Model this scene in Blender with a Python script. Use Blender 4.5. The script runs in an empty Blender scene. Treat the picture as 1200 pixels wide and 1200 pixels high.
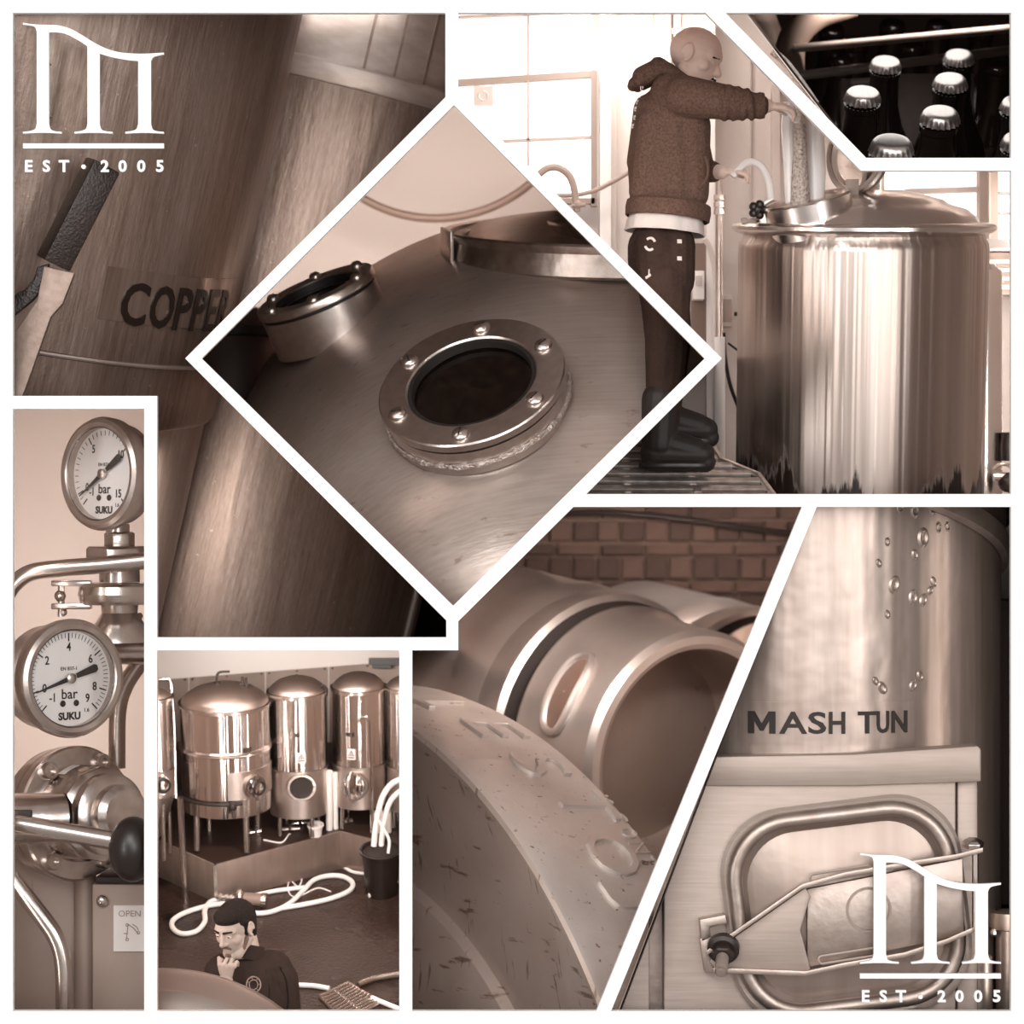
import bpy, bmesh, math, random
from mathutils import Vector, Matrix
random.seed(7)
PI = math.pi
# ---------------------------------------------------------------- camera, world, lights, exposure
# One unit of length in the builders is 3.5 mm.  The display is a white frame (4.2 m) with eight deep compartments.
U = 0.0035
D = 3000.0          # viewing distance in units
Z0 = 660.0          # height of the display centre above the floor, in units
SC = bpy.context.scene
COL = SC.collection
cam = bpy.data.cameras.new('camera'); camo = bpy.data.objects.new('camera', cam); COL.objects.link(camo)
camo.location = (0, -D * U, Z0 * U); camo.rotation_euler = (PI / 2, 0, 0)
cam.sensor_width = 36; cam.sensor_fit = 'HORIZONTAL'; cam.lens = 36 * D / 1200
cam.clip_start = 0.5; cam.clip_end = 200
cam.dof.use_dof = True; cam.dof.focus_distance = (D + 110) * U; cam.dof.aperture_fstop = 2.2
SC.camera = camo

def S(g, a=1.0):     # sepia tone of a grey level
    g = max(g, 0.0)
    return (min(g ** 0.81, 1.75 * g), g, max(g ** 1.12, 0.76 * g), a)
w = bpy.data.worlds.new('world'); SC.world = w; w.use_nodes = True
w.node_tree.nodes['Background'].inputs[0].default_value = S(0.55)
w.node_tree.nodes['Background'].inputs[1].default_value = 0.62
SC.view_settings.view_transform = 'Standard'; SC.view_settings.look = 'None'
SC.view_settings.gamma = 1; SC.view_settings.use_curve_mapping = False
SC.view_settings.exposure = 0.0

def area(name, loc, target, sx, sy, power, tone=0.9):
    l = bpy.data.lights.new(name, 'AREA'); l.shape = 'RECTANGLE'; l.size = sx; l.size_y = sy; l.energy = power
    l.color = S(tone)[:3]
    o = bpy.data.objects.new(name, l); COL.objects.link(o); o.location = loc
    o.rotation_euler = (Vector(target) - Vector(loc)).to_track_quat('-Z', 'Y').to_euler()
    return o
HZ = Z0 * U
area('added_softbox_high', (-3.2, -11.5, HZ + 5.0), (0, 0, HZ), 7.0, 4.0, 820)  # added softboxes around the viewer for fill and metal highlights, no real windows
area('added_softbox_side', (6.5, -9.0, HZ + 0.8), (0, 0, HZ), 1.2, 5.0, 330)
area('added_softbox_far', (-7.5, -8.0, HZ - 0.3), (0, 0, HZ), 0.9, 5.0, 260)
area('added_softbox_front', (1.6, -13.0, HZ + 1.2), (0, 0, HZ), 6.0, 4.5, 520)

# added fill strips hidden behind the frame's bars to brighten the compartments, one row of (edge ends, depth, aim, power) for each
STRIPS = [
 ((60, 8), (500, 8), 500, (300, 300, 900), 2), ((180, 480), (180, 735), 320, (290, 610, 640), 9), ((217 + 60, 352), (500, 130), 330, (420, 200, 640), 2.5),
 ((250, 398), (525, 121), 1000, (540, 250, 1690), 140), ((540, 121), (815, 398), 1000, (540, 250, 1690), 140), ((540, 121), (815, 398), 60, (640, 420, 500), 9), ((250, 398), (525, 121), 60, (420, 420, 500), 7),
 ((560, 2), (815, 2), 330, (720, 200, 630), 8), ((690, 2), (815, 2), 540, (760, 330, 640), 8), ((1194, 210), (1194, 560), 560, (1000, 380, 640), 5), ((1194, 210), (1194, 560), 330, (1000, 380, 630), 3), ((1020, 196), (1180, 196), 330, (1010, 330, 600), 3),
 ((970, 4), (1180, 4), 1000, (1050, 120, 1500), 15),
 ((6, 490), (6, 1170), 360, (110, 780, 615), 15), ((30, 471), (160, 471), 360, (90, 640, 615), 5), ((6, 490), (6, 1170), 40, (110, 800, 300), 3),
 ((194, 758.5), (460, 758.5), 200, (326, 900, 900), 26), ((472, 780), (472, 1170), 160, (300, 1000, 800), 13), ((180, 780), (180, 1170), 160, (340, 1000, 800), 8), ((194, 758.5), (460, 758.5), 480, (326, 780, 1195), 5), ((194, 758.5), (460, 758.5), 1050, (326, 790, 1198), 4),
 ((676, 590), (930, 590), 500, (780, 800, 1300), 45), ((538.5, 738), (664, 610), 700, (700, 800, 1200), 24), ((676, 590), (930, 590), 1650, (780, 650, 2090), 24),
 ((479, 780), (479, 1170), 60, (600, 1000, 330), 6), ((1194, 610), (1194, 1170), 90, (1080, 850, 300), 3.5),
]
def strip(i, a, b, d, aim, power):
    v = lambda x, y, q: Vector(((x - 600) * (1 + q / D), q, (600 - y) * (1 + q / D) + Z0)) * U
    from mathutils import Matrix as Mx
    p0, p1, t = v(*a, d), v(*b, d), v(*aim); c = (p0 + p1) / 2
    x = (p1 - p0).normalized(); z = (c - t); z = (z - x * z.dot(x)).normalized(); y = z.cross(x)
    l = bpy.data.lights.new('strip_fill', 'AREA'); l.shape = 'RECTANGLE'; l.size = (p1 - p0).length; l.size_y = 0.02; l.energy = power; l.color = (1.0, 0.893, 0.825)
    o = bpy.data.objects.new('strip_fill', l); COL.objects.link(o); m = Mx((x, y, z)).transposed().to_4x4(); m.translation = c; o.matrix_world = m
for i, q in enumerate(STRIPS): strip(i, *q)
def vpx(x, y, q): return Vector(((x - 600) * (1 + q / D), q, (600 - y) * (1 + q / D) + Z0)) * U
area('fill_panel_bottles', vpx(1040, -22, 330), vpx(1040, 300, 330), 1.2, 2.0, 14)  # added overhead fill, out of view, to brighten the bottle caps
# ---------------------------------------------------------------- helpers
def P(px, py, d):    # a point of the place seen at pixel (px, py), d units behind the frame's front
    k = 1 + d / D
    return Vector(((px - 600) * k, d, (600 - py) * k + Z0))
def T(*a): return Matrix.Translation(Vector(a[0]) if len(a) == 1 else Vector(a))
def R(axis, deg): return Matrix.Rotation(math.radians(deg), 4, axis)
def SCL(x, y=None, z=None):
    y = x if y is None else y; z = x if z is None else z
    return Matrix.Diagonal((x, y, z, 1))
def lookmat(p, zdir, up=(0, 0, 1)):      # local z along zdir, local y near up
    z = Vector(zdir).normalized(); x = Vector(up).cross(z).normalized(); y = z.cross(x)
    m = Matrix((x, y, z)).transposed().to_4x4(); m.translation = Vector(p); return m
CAM = Vector((0, -D, Z0))
def proj(v):
    k = D / (v.y + D); return (600 + v.x * k, 600 - (v.z - Z0) * k)
def lray(M, px, py):
    Mi = M.inverted(); o = Mi @ CAM; q = Mi @ P(px, py, 0); return o, (q - o)
def hit_plane(M, px, py, z=0.0):
    o, d = lray(M, px, py); t = (z - o.z) / d.z; return o + d * t
def hit_planey(M, px, py, y=0.0):
    o, d = lray(M, px, py); t = (y - o.y) / d.y; return o + d * t
def hit_cyl(M, r, px, py):               # (angle, z) on a vertical local cylinder
    o, d = lray(M, px, py)
    a = d.x ** 2 + d.y ** 2; b = 2 * (o.x * d.x + o.y * d.y); c = o.x ** 2 + o.y ** 2 - r * r
    q = b * b - 4 * a * c
    t = (-b - math.sqrt(q)) / (2 * a) if q > 0 else -b / (2 * a)
    p = o + d * t; return math.atan2(p.y, p.x), p.z

def catmull(pts, n=8, closed=False):
    pts = [Vector(p) for p in pts]; out = []
    m = len(pts)
    rng = range(m) if closed else range(m - 1)
    for i in rng:
        p1, p2 = pts[i], pts[(i + 1) % m]
        p0 = pts[i - 1] if (closed or i > 0) else p1 * 2 - p2
        p3 = pts[(i + 2) % m] if (closed or i + 2 < m) else p2 * 2 - p1
        for j in range(n):
            t = j / n
            out.append(0.5 * ((2 * p1) + (p2 - p0) * t + (2 * p0 - 5 * p1 + 4 * p2 - p3) * t * t + (3 * p1 - p0 - 3 * p2 + p3) * t ** 3))
    if not closed: out.append(pts[-1])
    return out

class B:
    def __init__(s): s.v = []; s.f = []
    def add(s, vs, fs, M=None):
        o = len(s.v)
        s.v += [(M @ Vector(v)) if M is not None else Vector(v) for v in vs]
        s.f += [tuple(i + o for i in f) for f in fs]; return s
    def box(s, c, sz, M=None):
        x, y, z = (a / 2 for a in sz); c = Vector(c)
        vs = [c + Vector((i * x, j * y, k * z)) for i in (-1, 1) for j in (-1, 1) for k in (-1, 1)]
        return s.add(vs, [(0, 1, 3, 2), (4, 6, 7, 5), (0, 4, 5, 1), (2, 3, 7, 6), (0, 2, 6, 4), (1, 5, 7, 3)], M)
    def lathe(s, prof, seg=32, M=None, a0=0.0, a1=2 * PI, wob=None, sx=1, sy=1):
        full = abs(a1 - a0 - 2 * PI) < 1e-6; n = seg if full else seg + 1
        vs, fs = [], []
        for i in range(n):
            a = a0 + (a1 - a0) * i / seg
            for r, z in prof:
                q = r if wob is None else r + wob(a, z)
                vs.append((q * math.cos(a) * sx, q * math.sin(a) * sy, z))
        m = len(prof)
        for i in range(seg):
            j = (i + 1) % n
            for k in range(m - 1):
                a, b, c, d = i * m + k, j * m + k, j * m + k + 1, i * m + k + 1
                r0, r1 = prof[k][0], prof[k + 1][0]
                if abs(r0) < 1e-6 and abs(r1) < 1e-6: continue
                fs.append((a, b, c, d))
        return s.add(vs, fs, M)
    def tube(s, pts, r, seg=10, closed=False, M=None, cap=True, flat=1.0):
        pts = [Vector(p) for p in pts]; n = len(pts)
        rr = r if isinstance(r, (list, tuple)) else [r] * n
        tan = []
        for i in range(n):
            a = pts[(i - 1) % n] if (closed or i > 0) else pts[i]; b = pts[(i + 1) % n] if (closed or i < n - 1) else pts[i]
            tan.append((b - a).normalized())
        t0 = tan[0]; ref = Vector((0, 0, 1)) if abs(t0.z) < 0.9 else Vector((0, 1, 0))
        nv = t0.cross(ref).normalized(); vs, fs = [], []
        for i in range(n):
            t = tan[i]; nv = (nv - t * nv.dot(t)).normalized(); bv = t.cross(nv)
            for j in range(seg):
                a = 2 * PI * j / seg
                vs.append(pts[i] + (nv * math.cos(a) + bv * math.sin(a) * flat) * rr[i])
        for i in range(n if closed else n - 1):
            q = (i + 1) % n
            for j in range(seg):
                k = (j + 1) % seg; fs.append((i * seg + j, i * seg + k, q * seg + k, q * seg + j))
        if cap and not closed:
            fs.append(tuple(range(seg))[::-1]); fs.append(tuple((n - 1) * seg + j for j in range(seg)))
        return s.add(vs, fs, M)
    def cyl(s, p0, p1, r0, r1=None, seg=20, M=None):
        return s.tube([p0, p1], [r0, r0 if r1 is None else r1], seg, M=M)
    def sph(s, c, r, seg=16, M=None, rot=None):
        r = (r, r, r) if not isinstance(r, (tuple, list)) else r
        m = T(c) @ (rot if rot is not None else Matrix()) @ SCL(*r)
        prof = [(math.sin(PI * i / (seg // 2)), -math.cos(PI * i / (seg // 2))) for i in range(seg // 2 + 1)]
        prof[0] = (0, -1); prof[-1] = (0, 1)
        return s.lathe(prof, seg, (M @ m) if M is not None else m)
    def cap(s, p0, p1, r0, r1=None, seg=14, M=None):      # capsule with taper
        r1 = r0 if r1 is None else r1
        p0, p1 = Vector(p0), Vector(p1); d = (p1 - p0); L = d.length
        m = lookmat(p0, d, (0.13, 0.31, 0.94)) if L > 1e-6 else T(p0)
        prof = [(r0 * math.cos(a), r0 * math.sin(a)) for a in [-PI / 2 + PI / 2 * i / 5 for i in range(6)]]
        prof += [(r1 * math.cos(a), L + r1 * math.sin(a)) for a in [PI / 2 * i / 5 for i in range(6)]]
        prof[0] = (0, -r0); prof[-1] = (0, L + r1)
        return s.lathe(prof, seg, (M @ m) if M is not None else m)
    def prism(s, poly, y0, y1, M=None):                   # polygon in x-z, extruded along y
        n = len(poly)
        vs = [(x, y0, z) for x, z in poly] + [(x, y1, z) for x, z in poly]
        fs = [tuple(range(n)), tuple(range(2 * n - 1, n - 1, -1))] + [(i, i + n, (i + 1) % n + n, (i + 1) % n) for i in range(n)]
        return s.add(vs, fs, M)
    def prismz(s, poly, z0, z1, M=None):
        n = len(poly)
        vs = [(x, y, z0) for x, y in poly] + [(x, y, z1) for x, y in poly]
        fs = [tuple(range(n))[::-1], tuple(range(n, 2 * n))] + [(i, (i + 1) % n, (i + 1) % n + n, i + n) for i in range(n)]
        return s.add(vs, fs, M)
    def patch(s, r, a0, a1, z0, z1, th=2.0, n=10, M=None):  # curved plate on a cylinder
        vs, fs = [], []
        for i in range(n + 1):
            a = a0 + (a1 - a0) * i / n; c, q = math.cos(a), math.sin(a)
            vs += [(r * c, r * q, z0), (r * c, r * q, z1), ((r + th) * c, (r + th) * q, z1), ((r + th) * c, (r + th) * q, z0)]
        for i in range(n):
            for k in range(4):
                a, b = i * 4 + k, i * 4 + (k + 1) % 4; fs.append((a, b, b + 4, a + 4))
        fs += [(0, 3, 2, 1), tuple(n * 4 + k for k in range(4))]
        return s.add(vs, fs, M)
    def bolt(s, M, r, h, sides=6):
        return s.lathe([(0, 0), (r, 0), (r, h), (r * 0.8, h * 1.15), (0, h * 1.15)], sides, M)

def to_world(M):
    loc, rot, sc = M.decompose()
    return Matrix.LocRotScale(loc * U, rot, sc)
def setp(o, label=None, cat=None, group=None, kind=None):
    if label: o['label'] = label
    if cat: o['category'] = cat
    if group: o['group'] = group
    if kind: o['kind'] = kind
    return o
def thing(name, label, cat, M=None, group=None, kind=None):
    o = bpy.data.objects.new(name, None); COL.objects.link(o); o.empty_display_size = 0.05
    M = M if M is not None else Matrix()
    o.matrix_world = to_world(M); o['_m'] = [c for r in M for c in r]
    return setp(o, label, cat, group, kind)
def rootM(o):
    a = o.get('_m')
    return Matrix([a[i * 4:i * 4 + 4] for i in range(4)]) if a else Matrix()
def pip(poly, x, y):
    c = False; n = len(poly); j = n - 1
    for i in range(n):
        xi, yi = poly[i]; xj, yj = poly[j]
        if (yi > y) != (yj > y) and x < (xj - xi) * (y - yi) / (yj - yi) + xi: c = not c
        j = i
    return c
def clip_bm(bm, poly, M):    # trim a mesh to its own compartment (side walls run back from the frame's bars)
    Mi = M.inverted(); n = len(poly); c0 = Mi @ CAM
    for i in range(n):
        a = Mi @ P(*poly[i], 0); b = Mi @ P(*poly[(i + 1) % n], 0)
        no = (a - c0).cross(b - c0).normalized()
        bmesh.ops.bisect_plane(bm, geom=bm.verts[:] + bm.edges[:] + bm.faces[:], plane_co=c0, plane_no=no, dist=1e-3)
    dead = []
    for f in bm.faces:
        x, y = proj(M @ f.calc_center_median())
        if not pip(poly, x, y): dead.append(f)
    bmesh.ops.delete(bm, geom=dead, context='FACES')
def build(b, name, mat, parent=None, M=None, clip=None, bev=0, angle=34, label=None, cat=None, group=None, kind=None, segs=2, smooth=True, bang=30):
    me = bpy.data.meshes.new(name); bm = bmesh.new()
    if isinstance(b, B):
        vs = [bm.verts.new(v) for v in b.v]
        for f in b.f:
            g = []
            for i in f:
                if vs[i] not in g: g.append(vs[i])
            if len(g) > 2:
                try: bm.faces.new(g)
                except ValueError: pass
        bmesh.ops.remove_doubles(bm, verts=bm.verts[:], dist=1e-3)
        bmesh.ops.recalc_face_normals(bm, faces=bm.faces[:])
    else:
        bm.from_mesh(b)
    if bev:
        bm.normal_update()
        es = [e for e in bm.edges if len(e.link_faces) == 2 and e.calc_face_angle(0) > math.radians(bang)]
        bmesh.ops.bevel(bm, geom=es, offset=bev, segments=segs, affect='EDGES', profile=0.5, clamp_overlap=True)
    if clip:
        clip_bm(bm, clip, rootM(parent) if parent is not None else (M if M is not None else Matrix()))
    bm.normal_update()
    for f in bm.faces: f.smooth = smooth
    for e in bm.edges:
        if len(e.link_faces) == 2 and e.calc_face_angle(0) > math.radians(angle): e.smooth = False
    bmesh.ops.scale(bm, vec=(U, U, U), verts=bm.verts[:])
    bm.to_mesh(me); bm.free()
    o = bpy.data.objects.new(name, me); COL.objects.link(o)
    me.materials.append(mat)
    if parent is not None:
        o.parent = parent; o['_m'] = parent.get('_m') or [c for r in Matrix() for c in r]
    else:
        m = M if M is not None else Matrix(); o.matrix_world = to_world(m); o['_m'] = [c for r in m for c in r]
    return setp(o, label, cat, group, kind)
def dup(o, parent=None, M=None):
    c = o.copy(); COL.objects.link(c); c.parent = parent
    if M is not None: c.matrix_world = to_world(M); c['_m'] = [q for r in M for q in r]
    for ch in list(o.children): dup(ch, c)
    return c

_tc = {}
def text(s, size, ext=1.0, off=0.0, align='CENTER', sp=1.0, shear=0.0):   # letters as a solid; x-y plane, z out
    key = (s, size, ext, off, align, sp, shear)
    if key in _tc: return _tc[key]
    cu = bpy.data.curves.new('t', 'FONT'); cu.body = s; cu.size = size; cu.extrude = ext; cu.offset = off
    cu.align_x = align; cu.align_y = 'CENTER'; cu.space_character = sp; cu.resolution_u = 3; cu.shear = shear
    o = bpy.data.objects.new('t', cu); COL.objects.link(o)
    dg = bpy.context.evaluated_depsgraph_get(); dg.update()
    me = o.evaluated_get(dg).to_mesh()
    r = ([v.co.copy() for v in me.vertices], [tuple(p.vertices) for p in me.polygons])
    o.evaluated_get(dg).to_mesh_clear(); bpy.data.objects.remove(o); bpy.data.curves.remove(cu)
    _tc[key] = r; return r
def width(vs): return max(v.x for v in vs) - min(v.x for v in vs)
def holes(outer, inner, ext):        # flat board with openings, in x-z, y from 0 to ext
    cu = bpy.data.curves.new('h', 'CURVE'); cu.dimensions = '2D'; cu.fill_mode = 'BOTH'; cu.extrude = ext / 2
    for poly in [outer] + inner:
        sp = cu.splines.new('POLY'); sp.points.add(len(poly) - 1); sp.use_cyclic_u = True
        for i, (x, z) in enumerate(poly): sp.points[i].co = (x, z, 0, 1)
    o = bpy.data.objects.new('h', cu); COL.objects.link(o)
    dg = bpy.context.evaluated_depsgraph_get(); dg.update()
    me = o.evaluated_get(dg).to_mesh()
    b = B(); b.add([(v.co.x, ext / 2 - v.co.z, v.co.y) for v in me.vertices], [tuple(p.vertices) for p in me.polygons])
    o.evaluated_get(dg).to_mesh_clear(); bpy.data.objects.remove(o); bpy.data.curves.remove(cu)
    return b
def blob(b, voxel, smooth=4, fac=0.5):      # union of overlapping solids as ONE continuous skin
    me = bpy.data.meshes.new('b'); me.from_pydata([tuple(v) for v in b.v], [], b.f)
    bm = bmesh.new(); bm.from_mesh(me); bmesh.ops.remove_doubles(bm, verts=bm.verts[:], dist=1e-3)
    bmesh.ops.recalc_face_normals(bm, faces=bm.faces[:]); bm.to_mesh(me); bm.free()
    o = bpy.data.objects.new('b', me); COL.objects.link(o)
    r = o.modifiers.new('r', 'REMESH'); r.mode = 'VOXEL'; r.voxel_size = voxel; r.adaptivity = 0
    if smooth:
        q = o.modifiers.new('s', 'SMOOTH'); q.iterations = smooth; q.factor = fac
    dg = bpy.context.evaluated_depsgraph_get(); dg.update()
    out = bpy.data.meshes.new_from_object(o.evaluated_get(dg))
    bpy.data.objects.remove(o); return out

# ---------------------------------------------------------------- materials
def mat(name, g, rough=0.5, metal=0.0, tex=(), bump=(), rtex=None, coat=0.0, emit=0.0, spec=0.5, trans=0.0, aniso=0.0, rot=None):
    """tex: (scale xyz, amount, detail[, contrast]) noises that vary the tone; bump: (scale xyz, strength, distance)."""
    m = bpy.data.materials.new(name); m.use_nodes = True; nt = m.node_tree; N = nt.nodes; L = nt.links
    bs = N['Principled BSDF']
    bs.inputs['Roughness'].default_value = rough; bs.inputs['Metallic'].default_value = metal
    bs.inputs['Coat Weight'].default_value = coat; bs.inputs['Specular IOR Level'].default_value = spec
    bs.inputs['Transmission Weight'].default_value = trans
    if aniso: bs.inputs['Anisotropic'].default_value = aniso
    bs.inputs['Base Color'].default_value = S(g)
    tc = None
    def noise(scale, detail):
        nonlocal tc
        if tc is None: tc = N.new('ShaderNodeTexCoord')
        mp = N.new('ShaderNodeMapping'); mp.inputs['Scale'].default_value = scale
        if rot: mp.inputs['Rotation'].default_value = rot
        L.new(tc.outputs['Object'], mp.inputs[0])
        n = N.new('ShaderNodeTexNoise'); n.inputs['Scale'].default_value = 1.0; n.inputs['Detail'].default_value = detail
        L.new(mp.outputs[0], n.inputs['Vector']); return n.outputs[0]
    def mth(op, a, b=None):
        q = N.new('ShaderNodeMath'); q.operation = op
        for i, x in enumerate((a, b)):
            if x is None: continue
            if isinstance(x, (int, float)): q.inputs[i].default_value = x
            else: L.new(x, q.inputs[i])
        return q.outputs[0]
    if tex:
        v = None
        for t in tex:
            n = noise(t[0], t[2] if len(t) > 2 else 4)
            if len(t) > 3:      # blotches: noise above a threshold
                rm = N.new('ShaderNodeMapRange'); rm.inputs[1].default_value = t[3]; rm.inputs[2].default_value = t[3] + 0.06
                L.new(n, rm.inputs[0]); x = mth('ADD', mth('MULTIPLY', rm.outputs[0], t[1]), 1.0)
            else:
                x = mth('ADD', mth('MULTIPLY', mth('SUBTRACT', n, 0.5), t[1] * 3.0), 1.0)
            x = mth('MAXIMUM', x, 0.03)
            v = x if v is None else mth('MULTIPLY', v, x)
        v = mth('MINIMUM', mth('MULTIPLY', v, g), 0.95)
        cc = N.new('ShaderNodeCombineColor')
        L.new(mth('MINIMUM', mth('POWER', v, 0.81), mth('MULTIPLY', v, 1.75)), cc.inputs[0]); L.new(v, cc.inputs[1]); L.new(mth('MAXIMUM', mth('POWER', v, 1.12), mth('MULTIPLY', v, 0.76)), cc.inputs[2])
        L.new(cc.outputs[0], bs.inputs['Base Color'])
    if rtex:
        n = noise(rtex[0], 3); L.new(mth('ADD', mth('MULTIPLY', mth('SUBTRACT', n, 0.5), rtex[1]), rough), bs.inputs['Roughness'])
    prev = None
    for bp in bump:
        n = noise(bp[0], bp[3] if len(bp) > 3 else 3); q = N.new('ShaderNodeBump'); q.inputs['Strength'].default_value = bp[1]; q.inputs['Distance'].default_value = bp[2]
        L.new(n, q.inputs['Height'])
        if prev: L.new(prev, q.inputs['Normal'])
        prev = q.outputs[0]
    if prev: L.new(prev, bs.inputs['Normal'])
    if emit:
        bs.inputs['Emission Color'].default_value = S(g); bs.inputs['Emission Strength'].default_value = emit
    return m
m_white = mat('white_lacquer', 0.93, 0.6)
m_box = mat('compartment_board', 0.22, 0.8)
m_dark = mat('dark_rubber', 0.012, 0.45)
m_black = mat('black_paint', 0.008, 0.35)
m_steel = mat('steel', 0.52, 0.32, 1.0, tex=[((9, 9, 9), 0.25, 4)], bump=[((14, 14, 14), 0.15, 0.01)])
m_brush = mat('brushed_steel', 0.55, 0.36, 1.0, tex=[((2, 2, 60), 0.25, 3)], bump=[((3, 3, 140), 0.12, 0.004)])
m_pol = mat('polished_steel', 0.62, 0.2, 1.0)
m_bolt = mat('bolt_steel', 0.55, 0.28, 1.0)
m_plast = mat('white_plastic', 0.72, 0.45)

# ---------------------------------------------------------------- the display frame and its compartments
OP = {
 'copper': [(15, 15), (522, 15), (522, 114), (217, 420), (523, 727), (523, 747), (184, 747), (184, 464), (15, 464)],
 'dome': [(532, 123), (826, 420), (531, 710), (236, 420)],
 'brewer': [(537, 15), (827, 15), (1009, 200), (1185, 200), (1185, 579), (687, 579), (846, 420), (537, 113)],
 'bottle': [(850, 15), (1185, 15), (1185, 185), (1015, 185)],
 'gauge': [(15, 479), (169, 479), (169, 1185), (15, 1185)],
 'floor': [(184, 762), (468, 762), (468, 1185), (184, 1185)],
 'cask': [(483, 762), (537, 762), (537, 728), (672, 594), (940, 594), (699, 1185), (483, 1185)],
 'mash': [(957, 594), (1185, 594), (1185, 1185), (716, 1185)],
}
def grow(poly, e):
    n = len(poly); A = sum(poly[i][0] * poly[(i + 1) % n][1] - poly[(i + 1) % n][0] * poly[i][1] for i in range(n))
    sg = 1 if A > 0 else -1; ln = []
    for i in range(n):
        (x0, y0), (x1, y1) = poly[i], poly[(i + 1) % n]; l = math.hypot(x1 - x0, y1 - y0)
        nx, ny = (y1 - y0) / l * sg, -(x1 - x0) / l * sg; ln.append((x0 + nx * e, y0 + ny * e, (x1 - x0) / l, (y1 - y0) / l))
    out = []
    for i in range(n):
        x0, y0, dx, dy = ln[i - 1]; x1, y1, ex, ey = ln[i]; den = dx * ey - dy * ex
        t = ((x1 - x0) * ey - (y1 - y0) * ex) / den; out.append((x0 + dx * t, y0 + dy * t))
    return out
CL = {k: grow(v, 4.5) for k, v in OP.items()}
zz = lambda poly: [(x - 600, 600 - y + Z0) for x, y in poly]
fb = holes([(-662, 0), (662, 0), (662, Z0 + 662), (-662, Z0 + 662)], [zz(v) for v in OP.values()], 10)
build(fb, 'trim_1', m_white, label='white display frame with eight angular openings', kind='structure', smooth=False)
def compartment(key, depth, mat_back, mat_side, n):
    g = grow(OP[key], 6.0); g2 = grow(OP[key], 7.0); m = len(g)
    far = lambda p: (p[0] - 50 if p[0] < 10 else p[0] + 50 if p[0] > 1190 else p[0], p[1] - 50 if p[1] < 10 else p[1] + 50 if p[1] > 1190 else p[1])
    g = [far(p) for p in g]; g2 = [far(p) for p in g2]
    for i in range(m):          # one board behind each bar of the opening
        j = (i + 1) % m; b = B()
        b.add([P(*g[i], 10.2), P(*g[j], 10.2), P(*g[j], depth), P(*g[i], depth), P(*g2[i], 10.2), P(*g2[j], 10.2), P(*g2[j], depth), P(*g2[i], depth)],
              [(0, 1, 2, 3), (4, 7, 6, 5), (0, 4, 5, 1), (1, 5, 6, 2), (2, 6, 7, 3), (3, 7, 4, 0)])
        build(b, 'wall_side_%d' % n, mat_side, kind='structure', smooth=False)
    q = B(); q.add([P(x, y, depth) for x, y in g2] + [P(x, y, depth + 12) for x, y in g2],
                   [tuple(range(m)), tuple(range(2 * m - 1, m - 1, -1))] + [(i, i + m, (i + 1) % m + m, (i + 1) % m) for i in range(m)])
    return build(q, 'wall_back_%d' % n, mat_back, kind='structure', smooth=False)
# ================================================================ 1: copper vessel, top left
m_cop = mat('streaked_vessel', 0.21, 0.46, 0.75, tex=[((5, 5, 0.35), 0.36, 6), ((40, 40, 2.0), 0.25, 5), ((150, 150, 14), 0.32, 4), ((26, 26, 26), 0.7, 4, 0.70), ((90, 90, 60), 1.2, 2, 0.74)],
            bump=[((30, 30, 3), 0.25, 0.012), ((70, 70, 70), 0.15, 0.006)], rtex=((6, 6, 0.6), 0.35))
m_cop2 = mat('streaked_vessel_rear', 0.24, 0.46, 0.70, tex=[((4, 4, 0.4), 0.36, 6), ((60, 60, 3.0), 0.25, 5), ((120, 120, 20), 0.25, 4), ((30, 30, 30), 0.8, 3, 0.71)],
             bump=[((12, 12, 2), 0.35, 0.02), ((70, 70, 40), 0.15, 0.006)], rtex=((5, 5, 0.5), 0.3))
m_copband = mat('pale_band', 0.55, 0.45, 0.8, tex=[((8, 8, 20), 0.25, 5)], bump=[((20, 20, 20), 0.2, 0.01)])
m_tape = mat('glossy_tape', 0.20, 0.18, 0.6, tex=[((40, 40, 2), 0.4, 3)], coat=0.6)
m_letter = mat('dark_wet_letter', 0.006, 0.22, 0.0, bump=[((60, 60, 20), 0.5, 0.01)], coat=0.5)
m_grip = mat('worn_black_grip', 0.012, 0.38, 0.0, tex=[((60, 60, 60), 0.8, 4), ((40, 40, 40), 3.0, 4, 0.72)], bump=[((90, 90, 90), 0.5, 0.01)])
m_grip2 = m_grip
m_bar = mat('lever_bar', 0.22, 0.5, 0.6, tex=[((30, 30, 30), 0.25, 4)], bump=[((50, 50, 50), 0.2, 0.006)])
m_backd = mat('dark_backing', 0.06, 0.8)
compartment('copper', 1500, m_backd, m_box, 1)
C1 = CL['copper']
M = T(P(-21, 170, 420)) @ R('Y', 13.5) @ R('X', 9)
RV = 378.0
v1 = thing('brewing_vessel', 'streaked brown cylindrical vessel with the word COPPER on its side', 'vessel', M)
_, zs = hit_cyl(M, RV, 140, 426)
_, zl = hit_cyl(M, RV - 6, 205, 503)
prof = [(RV, 600), (RV, zs + 3.5), (RV + 2.2, zs + 2), (RV + 2.2, zs - 2), (RV, zs - 3.5)]
b = B().lathe(prof, 160, a0=-PI * 0.75, a1=PI * 0.15); build(b, 'shell', m_cop, v1, clip=C1)
b = B().lathe([(RV - 0.5, zs - 3), (RV - 1, zl + 6), (RV - 4, zl), (RV - 12, zl - 3)], 160, a0=-PI * 0.75, a1=PI * 0.15); build(b, 'lower_band', m_cop, v1, clip=C1)
b = B().lathe([(RV - 11, zl - 1), (RV - 14, zl - 500)], 160, a0=-PI * 0.75, a1=PI * 0.15); build(b, 'base_shell', m_cop2, v1, clip=C1)
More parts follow.
